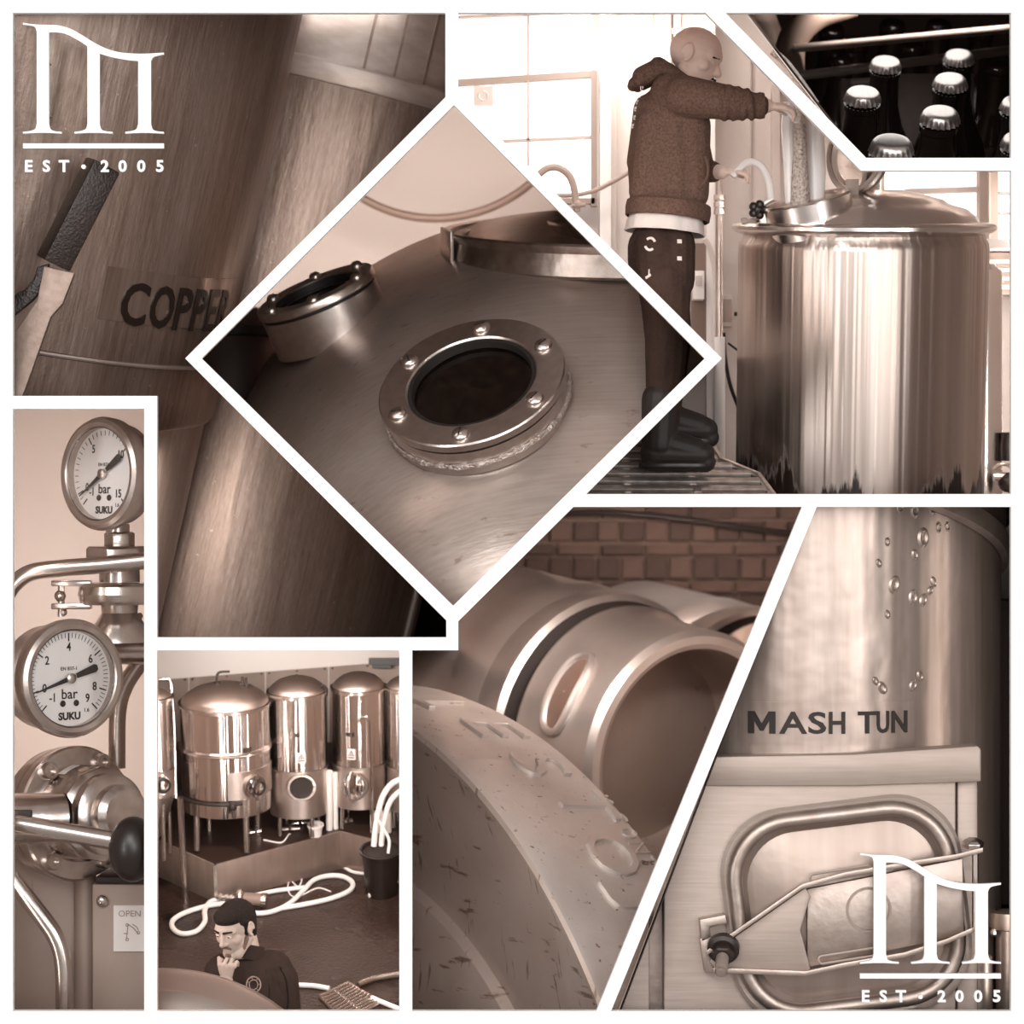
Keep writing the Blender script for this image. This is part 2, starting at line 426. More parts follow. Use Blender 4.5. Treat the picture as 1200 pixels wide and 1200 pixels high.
b = B().tube([((RV + 1) * math.cos(a), (RV + 1) * math.sin(a), zs) for a in [-PI * 0.7 + PI * 0.8 * i / 80 for i in range(81)]], 2.6, 6)
build(b, 'seam_bead', m_copband, v1, clip=C1)
# COPPER plate
a0, z0 = hit_cyl(M, RV, 121, 341); a1, z1 = hit_cyl(M, RV, 268, 368)
zt = hit_cyl(M, RV, 130, 312)[1]; zb = hit_cyl(M, RV, 120, 374)[1]
build(B().patch(RV + 0.3, a0, a1, zb, zt, 1.2, 16), 'name_plate', m_tape, v1, clip=C1)
la = [hit_cyl(M, RV, x, 355)[0] for x in (141, 172, 176, 203, 206, 223, 226, 240, 243, 253, 256, 266)]
zc = (hit_cyl(M, RV, 150, 329)[1] + hit_cyl(M, RV, 150, 381)[1]) / 2; hh = hit_cyl(M, RV, 150, 329)[1] - hit_cyl(M, RV, 150, 381)[1]
for i, ch in enumerate('COPPER'):
    vs, fs = text(ch, 60, 1.0, 1.2)
    x0 = min(v.x for v in vs); x1 = max(v.x for v in vs); y0 = min(v.y for v in vs); y1 = max(v.y for v in vs)
    out = []
    for v in vs:
        a = la[2 * i] + (la[2 * i + 1] - la[2 * i]) * (v.x - x0) / (x1 - x0); r = RV + 2.6 + v.z
        out.append((r * math.cos(a), r * math.sin(a), zc + ((v.y - y0) / (y1 - y0) - 0.5) * hh))
    build(B().add(out, fs), 'letter', m_letter, v1, clip=C1)
# rear vessel
M2 = T(P(292, 546, 900)) @ R('Y', 13.5) @ R('X', 5)
R2 = 300.0
v2 = thing('brewing_vessel', 'taller streaked vessel with pale collar band, behind the COPPER vessel', 'vessel', M2)
_, zband = hit_cyl(M2, R2, 430, 108); _, zb0 = hit_cyl(M2, R2, 430, 82)
build(B().lathe([(R2, -400), (R2, zband)], 140, a0=-PI, a1=PI * 0.1), 'shell', m_cop2, v2, clip=C1)
build(B().lathe([(R2, zband - 1), (R2 + 9, zband), (R2 + 11, zband + 3), (R2 + 11, zb0 - 3), (R2 + 8, zb0), (R2 - 4, zb0 + 1)], 140, a0=-PI, a1=PI * 0.1), 'collar_band', m_copband, v2, clip=C1)
build(B().lathe([(R2 - 4, zb0), (R2 - 6, zb0 + 300)], 140, a0=-PI, a1=PI * 0.1), 'upper_shell', m_copband, v2, clip=C1)
for px in (430, 505, 468):
    a, z = hit_cyl(M2, R2, px, 60)
    build(B().patch(R2 - 5, a, a + 0.012, zb0, zb0 + 260, 3, 2), 'rib', m_cop2, v2, clip=C1)
a, z = hit_cyl(M2, R2, 481, 715)
build(B().cyl(((R2 + 2) * math.cos(a), (R2 + 2) * math.sin(a), -420), ((R2 + 2) * math.cos(a), (R2 + 2) * math.sin(a), zband - 60), 7), 'seam_pipe', m_copband, v2, clip=C1)
a2 = a + 0.16
build(B().cyl(((R2 + 1) * math.cos(a2), (R2 + 1) * math.sin(a2), -420), ((R2 + 1) * math.cos(a2), (R2 + 1) * math.sin(a2), zband - 60), 4), 'seam_pipe', m_bar, v2, clip=C1)
# lever
lv = thing('lever_handle', 'black worn grip on a flat steel lever arm', 'lever')
A, Bq = P(121, 193, 40), P(62, 309, 40)
ax = (Bq - A).normalized(); L_ = (Bq - A).length
mm = lookmat(A, ax, (0.2, -1, 0))
g = B(); s_ = 25.0
g.prismz([(s_ * c * math.cos(t) , s_ * c * math.sin(t)) for t, c in [(math.radians(q), 1.0) for q in (25, 115, 205, 295)]], 0, L_, mm)
build(g, 'grip', m_grip, lv, bev=2.5)
tp = [(P(x, y, 20), 0) for x, y in ()]
bar = B()
pl = [(52, 312), (88, 320), (74, 356), (60, 372), (36, 440), (14, 500), (6, 500), (6, 408), (44, 352)]
k = 1 + 40 / D
bar.prism([((x - 600) * k, (600 - y) * k + Z0) for x, y in pl], 36, 46)
build(bar, 'arm', m_bar, lv, bev=1.5, clip=C1)
bar = B(); pl = [(42, 312), (56, 308), (50, 336), (36, 352), (6, 376), (6, 350), (28, 338), (38, 326)]
bar.prism([((x - 600) * k, (600 - y) * k + Z0) for x, y in pl], 47, 58)
build(bar, 'back_arm', m_grip, lv, bev=1.5, clip=C1)
# ---- overlaid logo graphic built as raised white letters, with added pins
def logo(ox, oy, d, label):
    lg = thing('overlay_logo', label, 'overlay')
    q = lambda x, y: (ox + (x - 27), oy + (y - 28))
    # outline drawn in the frame of the upper logo
    f = lambda u, v: (15 + u * 190 / 1200, 20 + v * 190 / 1200)
    def curve(pts, n=8): return [(p.x, p.y) for p in catmull([(a, c, 0) for a, c in pts], n)]
    top = curve([(75, 42), (160, 54), (260, 57), (340, 62), (430, 88), (520, 138), (600, 188), (700, 236), (800, 262), (900, 270), (1000, 270), (1118, 263)], 5)
    pts = list(top) + [(1118, 276)] + curve([(1085, 282), (1040, 296), (1022, 325)], 5) + curve([(1022, 790), (1035, 830), (1070, 845), (1118, 850)], 5) + [(1118, 862), (1000, 856), (940, 856), (832, 862), (832, 850)] \
        + curve([(880, 843), (915, 828), (928, 790)], 5) + [(928, 325)] + curve([(850, 318), (740, 298), (642, 270)], 5) \
        + curve([(642, 790), (655, 830), (690, 845), (738, 850)], 5) + [(738, 862), (640, 856), (560, 856), (455, 862), (455, 850)] + curve([(505, 843), (540, 828), (552, 790)], 5) + [(552, 215)] \
        + curve([(500, 180), (400, 128), (330, 113), (267, 112)], 5) + curve([(267, 790), (280, 830), (315, 845), (362, 850)], 5) + [(362, 862), (260, 856), (180, 856), (75, 862), (75, 850)] \
        + curve([(130, 843), (165, 828), (177, 790)], 5) + curve([(177, 110), (165, 75), (130, 62), (75, 56)], 5)
    cu = holes([((P(*q(*f(u, v)), d)).x, (P(*q(*f(u, v)), d)).z) for u, v in pts], [], 5)
    build(cu, 'emblem', m_white, lg, M=None, smooth=False); lg.children[-1].location = (0, d * U, 0)
    a, c = P(*q(*f(75, 935)), d), P(*q(*f(1118, 971)), d)
    build(B().box(((a.x + c.x) / 2, d + 2.5, (a.z + c.z) / 2), (c.x - a.x, 5, a.z - c.z)), 'rule_bar', m_white, lg, smooth=False)
    for ch, u in zip('EST2005', (118, 248, 378, 680, 812, 950, 1088)):
        vs, fs = text(ch, 19.5, 2.0, 0.55); y0 = min(v.y for v in vs); y1 = max(v.y for v in vs); xm = (min(v.x for v in vs) + max(v.x for v in vs)) / 2
        c = P(*q(*f(u, 1102)), d); bb = B()
        bb.add([(c.x + (v.x - xm) * 1.0, d + 2 - v.z, c.z + ((v.y - y0) / (y1 - y0) - 0.5) * 14.0) for v in vs], fs)
        build(bb, 'letter', m_white, lg, smooth=False)
    c = P(*q(*f(523, 1107)), d)
    build(B().cyl((c.x, d, c.z), (c.x, d + 5, c.z), 2.6, seg=16), 'dot', m_white, lg)
    for u, v in ((222, 300), (222, 700), (598, 500), (975, 500)):
        c = P(*q(*f(u, v)), d)
        build(B().cyl((c.x, d + 4, c.z), (c.x, d + 48, c.z), 1.5, seg=8), 'added_pin', m_bolt, lg)
    return lg
logo(27, 28, 2, 'white arched emblem over EST 2005 in front of the COPPER vessel')

# ================================================================ 2: dome with sight glass, centre diamond
m_dome = mat('dome_metal', 0.40, 0.34, 0.65, tex=[((2.5, 2.5, 2.5), 0.22, 5), ((3, 70, 20), 0.15, 4), ((9, 22, 14), -0.35, 5, 0.66)],
             bump=[((4, 90, 30), 0.12, 0.006), ((5, 5, 5), 0.12, 0.02)], rtex=((3, 3, 3), 0.25))
m_flange = mat('flange_steel', 0.60, 0.30, 1.0, tex=[((20, 20, 20), 0.18, 4)], bump=[((60, 60, 60), 0.12, 0.004)])
m_glass = mat('dark_sight_glass', 0.003, 0.12, 0.0, tex=[((14, 14, 14), 1.2, 5)], coat=0.5)
m_gask = mat('black_gasket', 0.004, 0.6)
m_weld = mat('weld_metal', 0.5, 0.5, 0.9, tex=[((60, 60, 60), 0.5, 4)], bump=[((80, 80, 80), 0.6, 0.02)])
m_pale = mat('pale_wall', 0.50, 0.75, tex=[((0.6, 0.6, 0.6), 0.08, 2)])
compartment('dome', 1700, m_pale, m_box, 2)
C2 = CL['dome']
s = 1.17
MD = T(P(735, 262, 700)) @ R('X', 19)
dm = thing('domed_vessel', 'scratched metal domed vessel top with bolted sight glasses', 'vessel', MD)
def drop(t):
    if t < 0.74: return 232 * t ** 2.7
    d1 = 232 * .74 ** 2.7; sl = 232 * 2.7 * .74 ** 1.7 * 1.22
    if t < 0.82: return d1 + sl * (t - .74)
    d0 = d1 + sl * .08; q = (t - .82) / .18
    return d0 + sl * 0.18 * q + (300 - d0 - sl * .18) * (1 - math.sqrt(max(0, 1 - q * q)))
b = B(); nt_, nr = 120, 46; vs, fs = [], []
tt = [i / 28 * .74 for i in range(29)] + [.745, .78, .82] + [.82 + .18 * math.sin(PI / 2 * i / 15) for i in range(1, 16)]
for i in range(nt_):
    a = 2 * PI * i / nt_
    A_, C_ = 500 * s, (640 if math.sin(a) < 0 else 430) * s
    ca, sa = math.copysign(abs(math.cos(a)) ** .8, math.cos(a)), math.copysign(abs(math.sin(a)) ** .8, math.sin(a))
    for t in tt: vs.append((t * A_ * ca, t * C_ * sa, -drop(t) * s))
    vs.append((A_ * ca, C_ * sa, -620 * s))
mm_ = len(tt) + 1
for i in range(nt_):
    j = (i + 1) % nt_
    for k_ in range(mm_ - 1): fs.append((i * mm_ + k_, j * mm_ + k_, j * mm_ + k_ + 1, i * mm_ + k_ + 1))
b.add(vs, fs); build(b, 'dome_shell', m_dome, dm, clip=C2, angle=75)
# crease line of the knuckle: a thin weld run
tq = .80
0 and build(B().tube([(tq * 480 * s * math.cos(a), tq * 640 * s * math.sin(a), -drop(tq) * s - 0.6) for a in [PI + PI * i / 90 for i in range(91)]], 2.0, 6), 'knuckle_seam', m_dome, dm, clip=C2)
def dome_at(px, py):      # where the sight line meets the dome
    o, d = lray(MD, px, py); best = None
    for i in range(2500):
        p = o + d * (1 + i * 0.0003 - 0.1 + 0.0)
        C_ = (640 if p.y < 0 else 430) * s
        t = (abs(p.x / (500 * s)) ** 2.5 + abs(p.y / C_) ** 2.5) ** (1 / 2.5)
        if t < 1 and p.z <= -drop(t) * s: return p
    return o + d * 1.2
def flange(pos, nrm, Rf, Rh, nb, a_off, label, name, depth_tail):
    Mf = lookmat(pos, nrm, (0, 0, 1))
    fl = thing(name, label, 'sight glass', Mf)
    h = 13.0
    build(B().lathe([(Rf * .97, -depth_tail), (Rf * .97, -4), (Rf * .90, -3)], 72), 'neck_ring', m_flange, fl, bev=0)
    build(B().lathe([(Rf * .80, -3.5), (Rf * .955, -3.5), (Rf * .955, 1), (Rf * .8, 1)], 72), 'gasket', m_gask, fl)
    build(B().lathe([(Rh, 0.5), (Rf * .985, 0.5), (Rf, 2), (Rf, h - 2), (Rf * .985, h), (Rh + 2, h), (Rh, h - 2), (Rh, 0.5)], 72), 'clamp_ring', m_flange, fl)
    build(B().lathe([(Rh - 7, h - 12), (Rh - 5, h - 3), (Rh + .5, h - 3)], 72), 'seal_ring', m_gask, fl)
    build(B().lathe([(0, -1.5), (Rh * .5, -1.5), (Rh - 4, -2.2)], 48), 'glass_pane', m_glass, fl)
    for i in range(nb):
        a = a_off + 2 * PI * i / nb; rb = (Rf + Rh) / 2
        mb = T(rb * math.cos(a), rb * math.sin(a), h) @ R('Z', random.uniform(0, 180))
        r_ = Rf * .10
        bo = build(B().lathe([(r_, 0), (r_, 2), (r_ * .86, 5), (r_ * .5, 7.2), (0, 7.8)], 20, mb), 'screw', m_bolt, fl)
        build(B().box((0, 0, 7.0), (r_ * 1.05, 1.6, 2.0), mb), 'slot', m_gask, bo)
    return fl, Mf
p = MD @ dome_at(560, 470)
n1 = Vector((-.24, -.66, .72)).normalized()
fl, Mf = flange(p + n1 * 22, n1, 122, 84, 6, math.radians(38), 'round sight glass with dark pane and six screws on the dome front', 'sight_glass', 40)
wb = B(); pts = []
for i in range(120):
    a = 2 * PI * i / 120; rr = 122 * .97 + 2 + random.uniform(-.8, .8); pts.append((rr * math.cos(a), rr * math.sin(a), -24 + random.uniform(-.8, .8)))
build(wb.tube(pts, [3.4 + random.uniform(-1, 1) for _ in pts], 6, closed=True), 'weld_bead', m_weld, fl)
p = MD @ dome_at(374, 352)
n2 = Vector((-.36, -.30, .88)).normalized()
fl2, Mf2 = flange(p + n2 * 5, n2, 88, 60, 6, math.radians(20), 'tilted sight glass near the dome edge beside the dark column', 'sight_glass', 60)
# manway collar
MC = T(P(742, 268, 690)) @ R('X', 11)
mc = thing('manway_collar', 'raised oval steel rim with a round lid on top of the dome', 'manway', MC)
Rc = 222 * 1.22
m_rim = mat('rim_steel', 0.5, 0.34, 1.0, tex=[((16, 16, 16), 0.35, 5)], bump=[((24, 24, 24), 0.3, 0.012)])
build(B().lathe([(Rc - 14, -46), (Rc - 4, -48), (Rc, -44), (Rc - 3, -14), (Rc + 1, -8), (Rc + 4, -3), (Rc + 1, 0), (Rc - 6, -2), (Rc - 10, -10), (Rc - 14, -44)], 96), 'rim_band', m_rim, mc, clip=C2)
build(B().lathe([(Rc - 12, -6), (Rc - 22, -5), (Rc - 27, -8), (Rc - 29, -16), (Rc - 46, -19), (0, -18)], 96), 'inner_tray', m_dome, mc, clip=C2)
build(B().lathe([(150, -26), (150, -6), (160, 6), (159, 9), (152, 9), (147, 5), (0, 7)], 80, T(36, 14, 2)), 'lid', m_rim, mc, clip=C2)
st = B(); 
for i in range(9):
    a = math.radians(182 + i * 3.2); 
build(B().patch(Rc + 2, math.radians(183), math.radians(200), -40, 4, 5, 8), 'strap_end', m_rim, mc, clip=C2, bev=1)
# hose loop on the pale wall behind
hp = thing('hose_loop', 'dark hose hanging in a wide loop on the pale wall above the dome', 'hose')
pc = P(512, 92, 1500)
build(B().tube([(pc.x + 250 * math.cos(a), pc.y + 8 * math.cos(3 * a), pc.z + 246 * math.sin(a)) for a in [2 * PI * i / 96 for i in range(96)]], 7.5, 10, closed=True), 'hose', mat('grey_hose', 0.10, 0.5), hp, clip=C2)
cm = thing('dark_column', 'dark round column at the left edge of the dome', 'column', T(P(268, 470, 980)))
build(B().lathe([(86, -260), (86, 130), (82, 138), (72, 142), (0, 142)], 40), 'shaft', mat('dark_column_paint', 0.035, 0.5), cm)
build(B().lathe([(87, 96), (91, 98), (91, 112), (87, 114)], 40), 'band', m_gask, cm)
# ================================================================ 3: brewer at the open tank, top right
from mathutils.bvhtree import BVHTree
def cast(o, px, py):          # first point of a built object on the sight line through a pixel
    M = rootM(o); me = o.data
    bv = BVHTree.FromPolygons([M @ (v.co / U) for v in me.vertices], [tuple(p.vertices) for p in me.polygons])
    d = (P(px, py, 0) - CAM).normalized(); r = bv.ray_cast(CAM, d)
    return (r[0], r[1]) if r[0] is not None else (P(px, py, 200), Vector((0, -1, 0)))
def qbox(b, x0, y0, x1, y1, d0, d1):     # upright box whose front face fills a pixel rectangle
    a, c = P(x0, y0, d0), P(x1, y1, d0)
    return b.box(((a.x + c.x) / 2, (d0 + d1) / 2, (a.z + c.z) / 2), (c.x - a.x, d1 - d0, a.z - c.z))
m_wallp = mat('pale_painted_wall', 0.62, 0.8, tex=[((1.2, 1.2, 1.2), 0.08, 4), ((20, 20, 4), 0.05, 4)])
m_wallt = mat('tan_panel', 0.50, 0.7, tex=[((3, 3, 1), 0.12, 4)])
m_trimw = mat('cream_trim', 0.82, 0.6)
m_pane = mat('daylit_pane', 0.97, 0.3, emit=1.1)
m_bars = mat('window_bar', 0.30, 0.6)
m_thin = mat('thin_glazing_bar', 0.45, 0.6)
wb_ = compartment('brewer', 640, m_wallp, m_wallp, 3)
C3 = CL['brewer']
w1 = thing('window_1', None, None, kind='structure')
px_ = [537, 619, 694]; py_ = [-6, 18, 92, 163, 234]
for i in range(2):
    for j in range(4):
        build(qbox(B(), px_[i] - (8 if i == 0 else 0), py_[j], px_[i + 1], py_[j + 1], 622, 626), 'pane', m_pane, w1, clip=C3)
def bar(pts, r, m, par, d, name):
    a, c = P(pts[0], pts[1], d), P(pts[2], pts[3], d); dr = (c - a); L_ = dr.length; an = math.atan2(dr.z, dr.x)
    mm = T((a + c) / 2) @ Matrix.Rotation(-an, 4, 'Y')
    return build(B().box((0, 0, 0), (L_, 14, 2 * r), mm), name, m, par, clip=C3)
bar((530, 98, 697, 87), 4.5, m_bars, w1, 616, 'window_frame')
bar((696, 84, 696, 242), 4.2, m_bars, w1, 615, 'window_frame')
bar((560, 236, 697, 236), 4.0, m_bars, w1, 615, 'window_frame')
bar((530, 21, 660, 15), 1.6, m_thin, w1, 617, 'glazing_bar')
bar((619, 8, 619, 236), 1.7, m_thin, w1, 617, 'glazing_bar')
bar((580, 166, 694, 161), 1.7, m_thin, w1, 617, 'glazing_bar')
sq = thing('window_sticker', 'small pale square sticker with two curved strokes on the left window', 'sticker', T(P(566.5, 112.5, 610)))
build(B().box((0, 0, 0), (28, 2, 28)), 'square', mat('sticker_paper', 0.62, 0.7), sq)
for q in (0, 180):
    pts = [(6.5 * math.cos(math.radians(a + q)), -2, 6.5 * math.sin(math.radians(a + q)) + (3 if q else -3) * 0) for a in range(-30, 91, 12)]
    build(B().tube(pts, 1.3, 6, flat=0.8), 'stroke', m_trimw, sq)
# wall mouldings and pilaster
for i, (x0, y0, x1, y1, d0, d1, m) in enumerate([(703, -10, 716, 440, 596, 640, m_trimw), (716, -10, 722, 440, 610, 640, m_wallt), (767, -10, 786, 300, 604, 640, m_wallt), (799, -10, 828, 520, 610, 640, m_wallt),
                                   (828, -10, 838, 590, 590, 640, m_trimw), (810, 285, 832, 420, 596, 640, mat('brown_cupboard', 0.14, 0.6)), (879.5, 10, 880.5, 300, 634, 640, m_wallt), (905, 100, 914, 235, 618, 640, m_wallt)]):
    build(qbox(B(), x0, y0, x1, y1, d0, d1), 'trim_%d' % (i + 2), m, kind='structure', clip=C3)
cp = thing('conduit_pipe', 'pale vertical conduit running up the wall behind the brewer', 'pipe')
build(B().cyl(P(794, -8, 600), P(794, 300, 600), 5), 'pipe', m_trimw, cp, clip=C3)
build(B().cyl(P(794, 34, 600), P(794, 40, 600), 8), 'joint', m_trimw, cp)
cp = thing('standpipe', 'grey metal standpipe beside the tank, rising from the floor', 'pipe')
build(B().cyl(P(843, 205, 560), P(843, 395, 560), 5), 'pipe', m_steel, cp)
for y in (232, 240, 248): build(B().lathe([(0, -4), (8, -4), (8, 4), (0, 4)], 8, T(P(843, y, 560))), 'fitting', m_bolt, cp)
build(B().cyl(P(843, 395, 560), P(843, 560, 560), 8), 'lower_pipe', m_trimw, cp)
cp = thing('grey_hose', 'pale curved hose beside the brewer hip', 'hose')
build(B().tube(catmull([P(826, 280, 570), P(832, 292, 572), P(838, 320, 574), P(838, 360, 575), P(837, 400, 575)], 6), 4, 8), 'hose', mat('pale_hose', 0.6, 0.4), cp)
bx = thing('switch_box', 'white wall switch box behind the brewer leg', 'switch box', T(P(818, 335, 580)))
build(B().box((0, 0, 0), (16, 26, 40)), 'case', m_trimw, bx, bev=1.5); build(B().box((0, -14, 6), (9, 4, 14)), 'cover', m_wallt, bx, bev=.6)
bx = thing('junction_box', 'grey junction box on the wall beside the tank', 'junction box', T(P(849, 365, 585)))
build(B().box((0, 0, 0), (20, 30, 44)), 'case', m_wallt, bx, bev=1.5); build(B().box((2, -16, 0), (13, 3, 32)), 'cover', m_bars, bx, bev=.6)
build(B().cyl((13, -8, -4), (17, -8, -4), 3, seg=8), 'knob', m_black, bx)
cb = build(B().tube(catmull([P(848, 390, 566), P(850, 420, 566), P(856, 452, 564), P(868, 484, 560)], 8), 2.6, 8), 'black_cable', m_black, label='thin black cable curving down the wall beside the tank', cat='cable')
build(B().tube([P(853, 402, 570), P(865, 411, 570)], 1.8, 6), 'cable_stub', m_black, label='short dark cable end slanting on the wall by the tank', cat='cable')
tp = thing('gooseneck_tap', 'pale gooseneck tap in front of the left window', 'tap')
build(B().tube(catmull([P(632, 204, 500), P(642, 197, 500), P(655, 197, 500), P(667, 206, 500), P(673, 222, 500), P(676, 248, 500)], 7), 5, 10), 'spout', m_bars, tp, clip=C3)
build(B().sph(P(677, 240, 498), 6, 10).cyl(P(670, 241, 496), P(686, 240, 496), 3, seg=8), 'valve', m_bars, tp, clip=C3)
build(B().tube(catmull([P(640, 228, 560), P(668, 229, 560), P(692, 225, 560), P(716, 214, 560), P(740, 200, 560)], 7), 3.2, 8), 'sagging_cable', m_bars, clip=C3, label='dark cable sagging across the left window towards the hoodie', cat='cable')
# right window
w2 = thing('window_2', None, None, kind='structure')
for x0, y0, x1, y1 in ((985, 190, 1032, 222), (1032, 190, 1148, 222), (1032, 222, 1148, 282), (1170, 190, 1195, 226), (1170, 226, 1195, 250), (1170, 250, 1195, 282)):
    build(qbox(B(), x0, y0, x1, y1, 622, 626), 'pane', m_pane, w2, clip=C3)
bar((1060, 225, 1150, 222), 3.6, m_thin, w2, 614, 'window_frame'); bar((1032, 190, 1032, 224), 1.6, m_thin, w2, 614, 'glazing_bar')
build(qbox(B(), 1148, 190, 1170, 282, 596, 626), 'mullion', m_bars, w2, clip=C3)
bar((1159, 190, 1159, 282), 1.2, m_thin, w2, 590, 'glazing_bar')
bar((1170, 226, 1195, 228), 1.6, m_thin, w2, 614, 'glazing_bar'); bar((1170, 250, 1195, 250), 1.6, m_thin, w2, 614, 'glazing_bar')
build(qbox(B(), 1120, 280, 1195, 291, 560, 640), 'window_sill', m_trimw, w2, clip=C3)
rd = thing('wall_heater', 'dark ribbed heater under the right window sill', 'heater')
build(qbox(B(), 1150, 296, 1195, 345, 600, 636), 'case', m_bars, rd, clip=C3)
for y in (304, 314, 324, 334): build(qbox(B(), 1150, y, 1195, y + 5, 596, 602), 'fin', m_wallt, rd, clip=C3)
# ---- tank
m_tank = mat('tank_steel', 0.60, 0.20, 1.0, tex=[((5, 5, 0.05), 0.30, 5), ((2, 2, 1.2), 0.12, 4)], bump=[((3.2, 3.2, 0.05), 0.55, 0.05, 2), ((9, 9, 0.12), 0.25, 0.012, 2)], rtex=((5, 5, 0.1), 0.2))
m_lid = mat('tank_lid_steel', 0.66, 0.24, 1.0, bump=[((6, 6, 6), 0.1, 0.01)])
m_soot = mat('dark_stain', 0.012, 0.7, tex=[((40, 40, 8), 0.6, 4)])
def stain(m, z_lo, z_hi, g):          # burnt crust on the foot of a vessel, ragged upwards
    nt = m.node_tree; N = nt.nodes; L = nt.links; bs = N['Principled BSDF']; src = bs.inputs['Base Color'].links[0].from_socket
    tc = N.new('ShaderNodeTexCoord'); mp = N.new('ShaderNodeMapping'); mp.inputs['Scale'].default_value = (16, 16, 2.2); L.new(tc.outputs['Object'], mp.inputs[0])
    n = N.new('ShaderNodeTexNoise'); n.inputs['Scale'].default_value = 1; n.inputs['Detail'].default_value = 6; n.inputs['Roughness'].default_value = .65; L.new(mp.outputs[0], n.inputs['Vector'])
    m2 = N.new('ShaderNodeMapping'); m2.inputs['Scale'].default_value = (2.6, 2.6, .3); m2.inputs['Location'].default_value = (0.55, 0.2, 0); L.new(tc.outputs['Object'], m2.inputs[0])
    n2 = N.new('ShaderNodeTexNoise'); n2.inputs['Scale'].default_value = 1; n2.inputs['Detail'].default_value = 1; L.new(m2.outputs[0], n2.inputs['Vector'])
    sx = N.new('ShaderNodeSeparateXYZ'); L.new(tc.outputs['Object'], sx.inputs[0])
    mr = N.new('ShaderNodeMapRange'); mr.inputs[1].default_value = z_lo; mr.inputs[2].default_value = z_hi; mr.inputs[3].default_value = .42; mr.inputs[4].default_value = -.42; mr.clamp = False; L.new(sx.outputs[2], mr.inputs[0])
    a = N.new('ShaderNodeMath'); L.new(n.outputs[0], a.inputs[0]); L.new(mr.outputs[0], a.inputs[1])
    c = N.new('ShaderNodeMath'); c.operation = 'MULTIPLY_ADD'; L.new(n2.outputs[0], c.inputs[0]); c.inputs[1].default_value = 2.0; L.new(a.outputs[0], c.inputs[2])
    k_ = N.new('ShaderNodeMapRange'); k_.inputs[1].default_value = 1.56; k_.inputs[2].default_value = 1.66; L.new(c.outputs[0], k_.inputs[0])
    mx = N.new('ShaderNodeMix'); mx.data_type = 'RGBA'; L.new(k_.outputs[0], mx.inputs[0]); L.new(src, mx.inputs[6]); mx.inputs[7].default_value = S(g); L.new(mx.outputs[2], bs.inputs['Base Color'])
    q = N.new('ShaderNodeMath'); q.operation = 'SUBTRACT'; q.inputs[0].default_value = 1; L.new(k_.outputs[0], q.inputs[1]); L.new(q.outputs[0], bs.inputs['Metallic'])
m_body = mat('kettle_steel', 0.40, 0.36, 0.92, tex=[((9, 9, 0.05), 0.34, 5), ((2, 2, 1.2), 0.12, 4)], bump=[((3.2, 3.2, 0.05), 0.5, 0.05, 2), ((14, 14, 0.12), 0.8, 0.02, 2)], rtex=((8, 8, 0.1), 0.25))
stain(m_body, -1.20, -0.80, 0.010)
MT = T(P(1012, 265, 330)) @ R('X', 7.5)
k = 1 + 330 / D
tk = thing('brew_kettle', 'tall stainless kettle with open hatch beside the brewer', 'tank', MT)
RT = 146 * k
def lip(z): return z * k
build(B().lathe([(RT, -360 * k), (RT, -26 * k), (RT - 1, -20 * k), (RT - 5, -14 * k), (RT - 6, -9 * k)], 110), 'body', m_body, tk, clip=C3)
build(B().lathe([(RT - 7, -10 * k), (RT + 4, -7 * k), (RT + 9, -3 * k), (RT + 9, 1 * k), (RT + 5, 4 * k), (RT - 4, 5 * k), (RT - 14, 5 * k)], 110), 'rim', m_lid, tk, clip=C3)
build(B().lathe([(RT - 13, 4 * k), (RT - 18, 12 * k), (RT - 30, 20 * k), (RT - 48, 25 * k), (RT - 54, 27 * k), (RT - 60, 31 * k), (RT - 90, 38 * k), (50, 42 * k), (0, 43 * k)], 110), 'lid_dome', m_lid, tk)
build(B().cyl((8 * k, 30, 38 * k), (8 * k, 30, 100 * k), 20 * k, seg=32), 'vent_pipe', m_lid, tk, clip=C3)
# slanted manway neck
Mn = T(-72 * k, -70 * k, 18 * k) @ R('Y', -13) @ R('X', 4)
build(B().lathe([(50 * k, -26 * k), (50 * k, 12 * k), (52 * k, 14 * k), (51 * k, 15.5 * k), (47 * k, 15 * k), (46.5 * k, 12 * k), (46.5 * k, -20 * k)], 64, Mn), 'manway_neck', m_lid, tk)
build(B().lathe([(0, 0), (46 * k, -2)], 48, Mn), 'manway_inside', m_wallt, tk)
Ml = T(-10 * k, -40 * k, 86 * k) @ lookmat((0, 0, 0), (-.78, -.55, .18))
hl = build(B().lathe([(46 * k, -4), (50 * k, -2), (51 * k, 4), (48 * k, 7), (42 * k, 7), (38 * k, 2), (30 * k, 1), (0, 4)], 64, Ml), 'hatch_lid', m_lid, tk, clip=C3)
build(B().tube([Ml @ Vector((46 * k * math.cos(a), 46 * k * math.sin(a), 8)) for a in [2 * PI * i / 48 for i in range(48)]], 3.2, 8, closed=True), 'seal', m_bars, tk, clip=C3)
build(B().box((-22 * k, -60 * k, 44 * k), (16, 10, 24)).box((-16 * k, -60 * k, 58 * k), (5, 6, 26), R('Y', 8)), 'hinge', m_bars, tk, bev=1)
kn = B().cyl((-128 * k, -60 * k, 22 * k), (-112 * k, -60 * k, 32 * k), 2.5, seg=8); build(kn, 'latch_rod', m_steel, tk)
kb = B()
for i in range(5): kb.sph((-130 * k + 7 * math.cos(i * 1.257), -62 * k, 20 * k + 7 * math.sin(i * 1.257)), 6, 10)
kb.sph((-130 * k, -62 * k, 20 * k), 7, 12); build(kb, 'star_knob', m_black, tk)
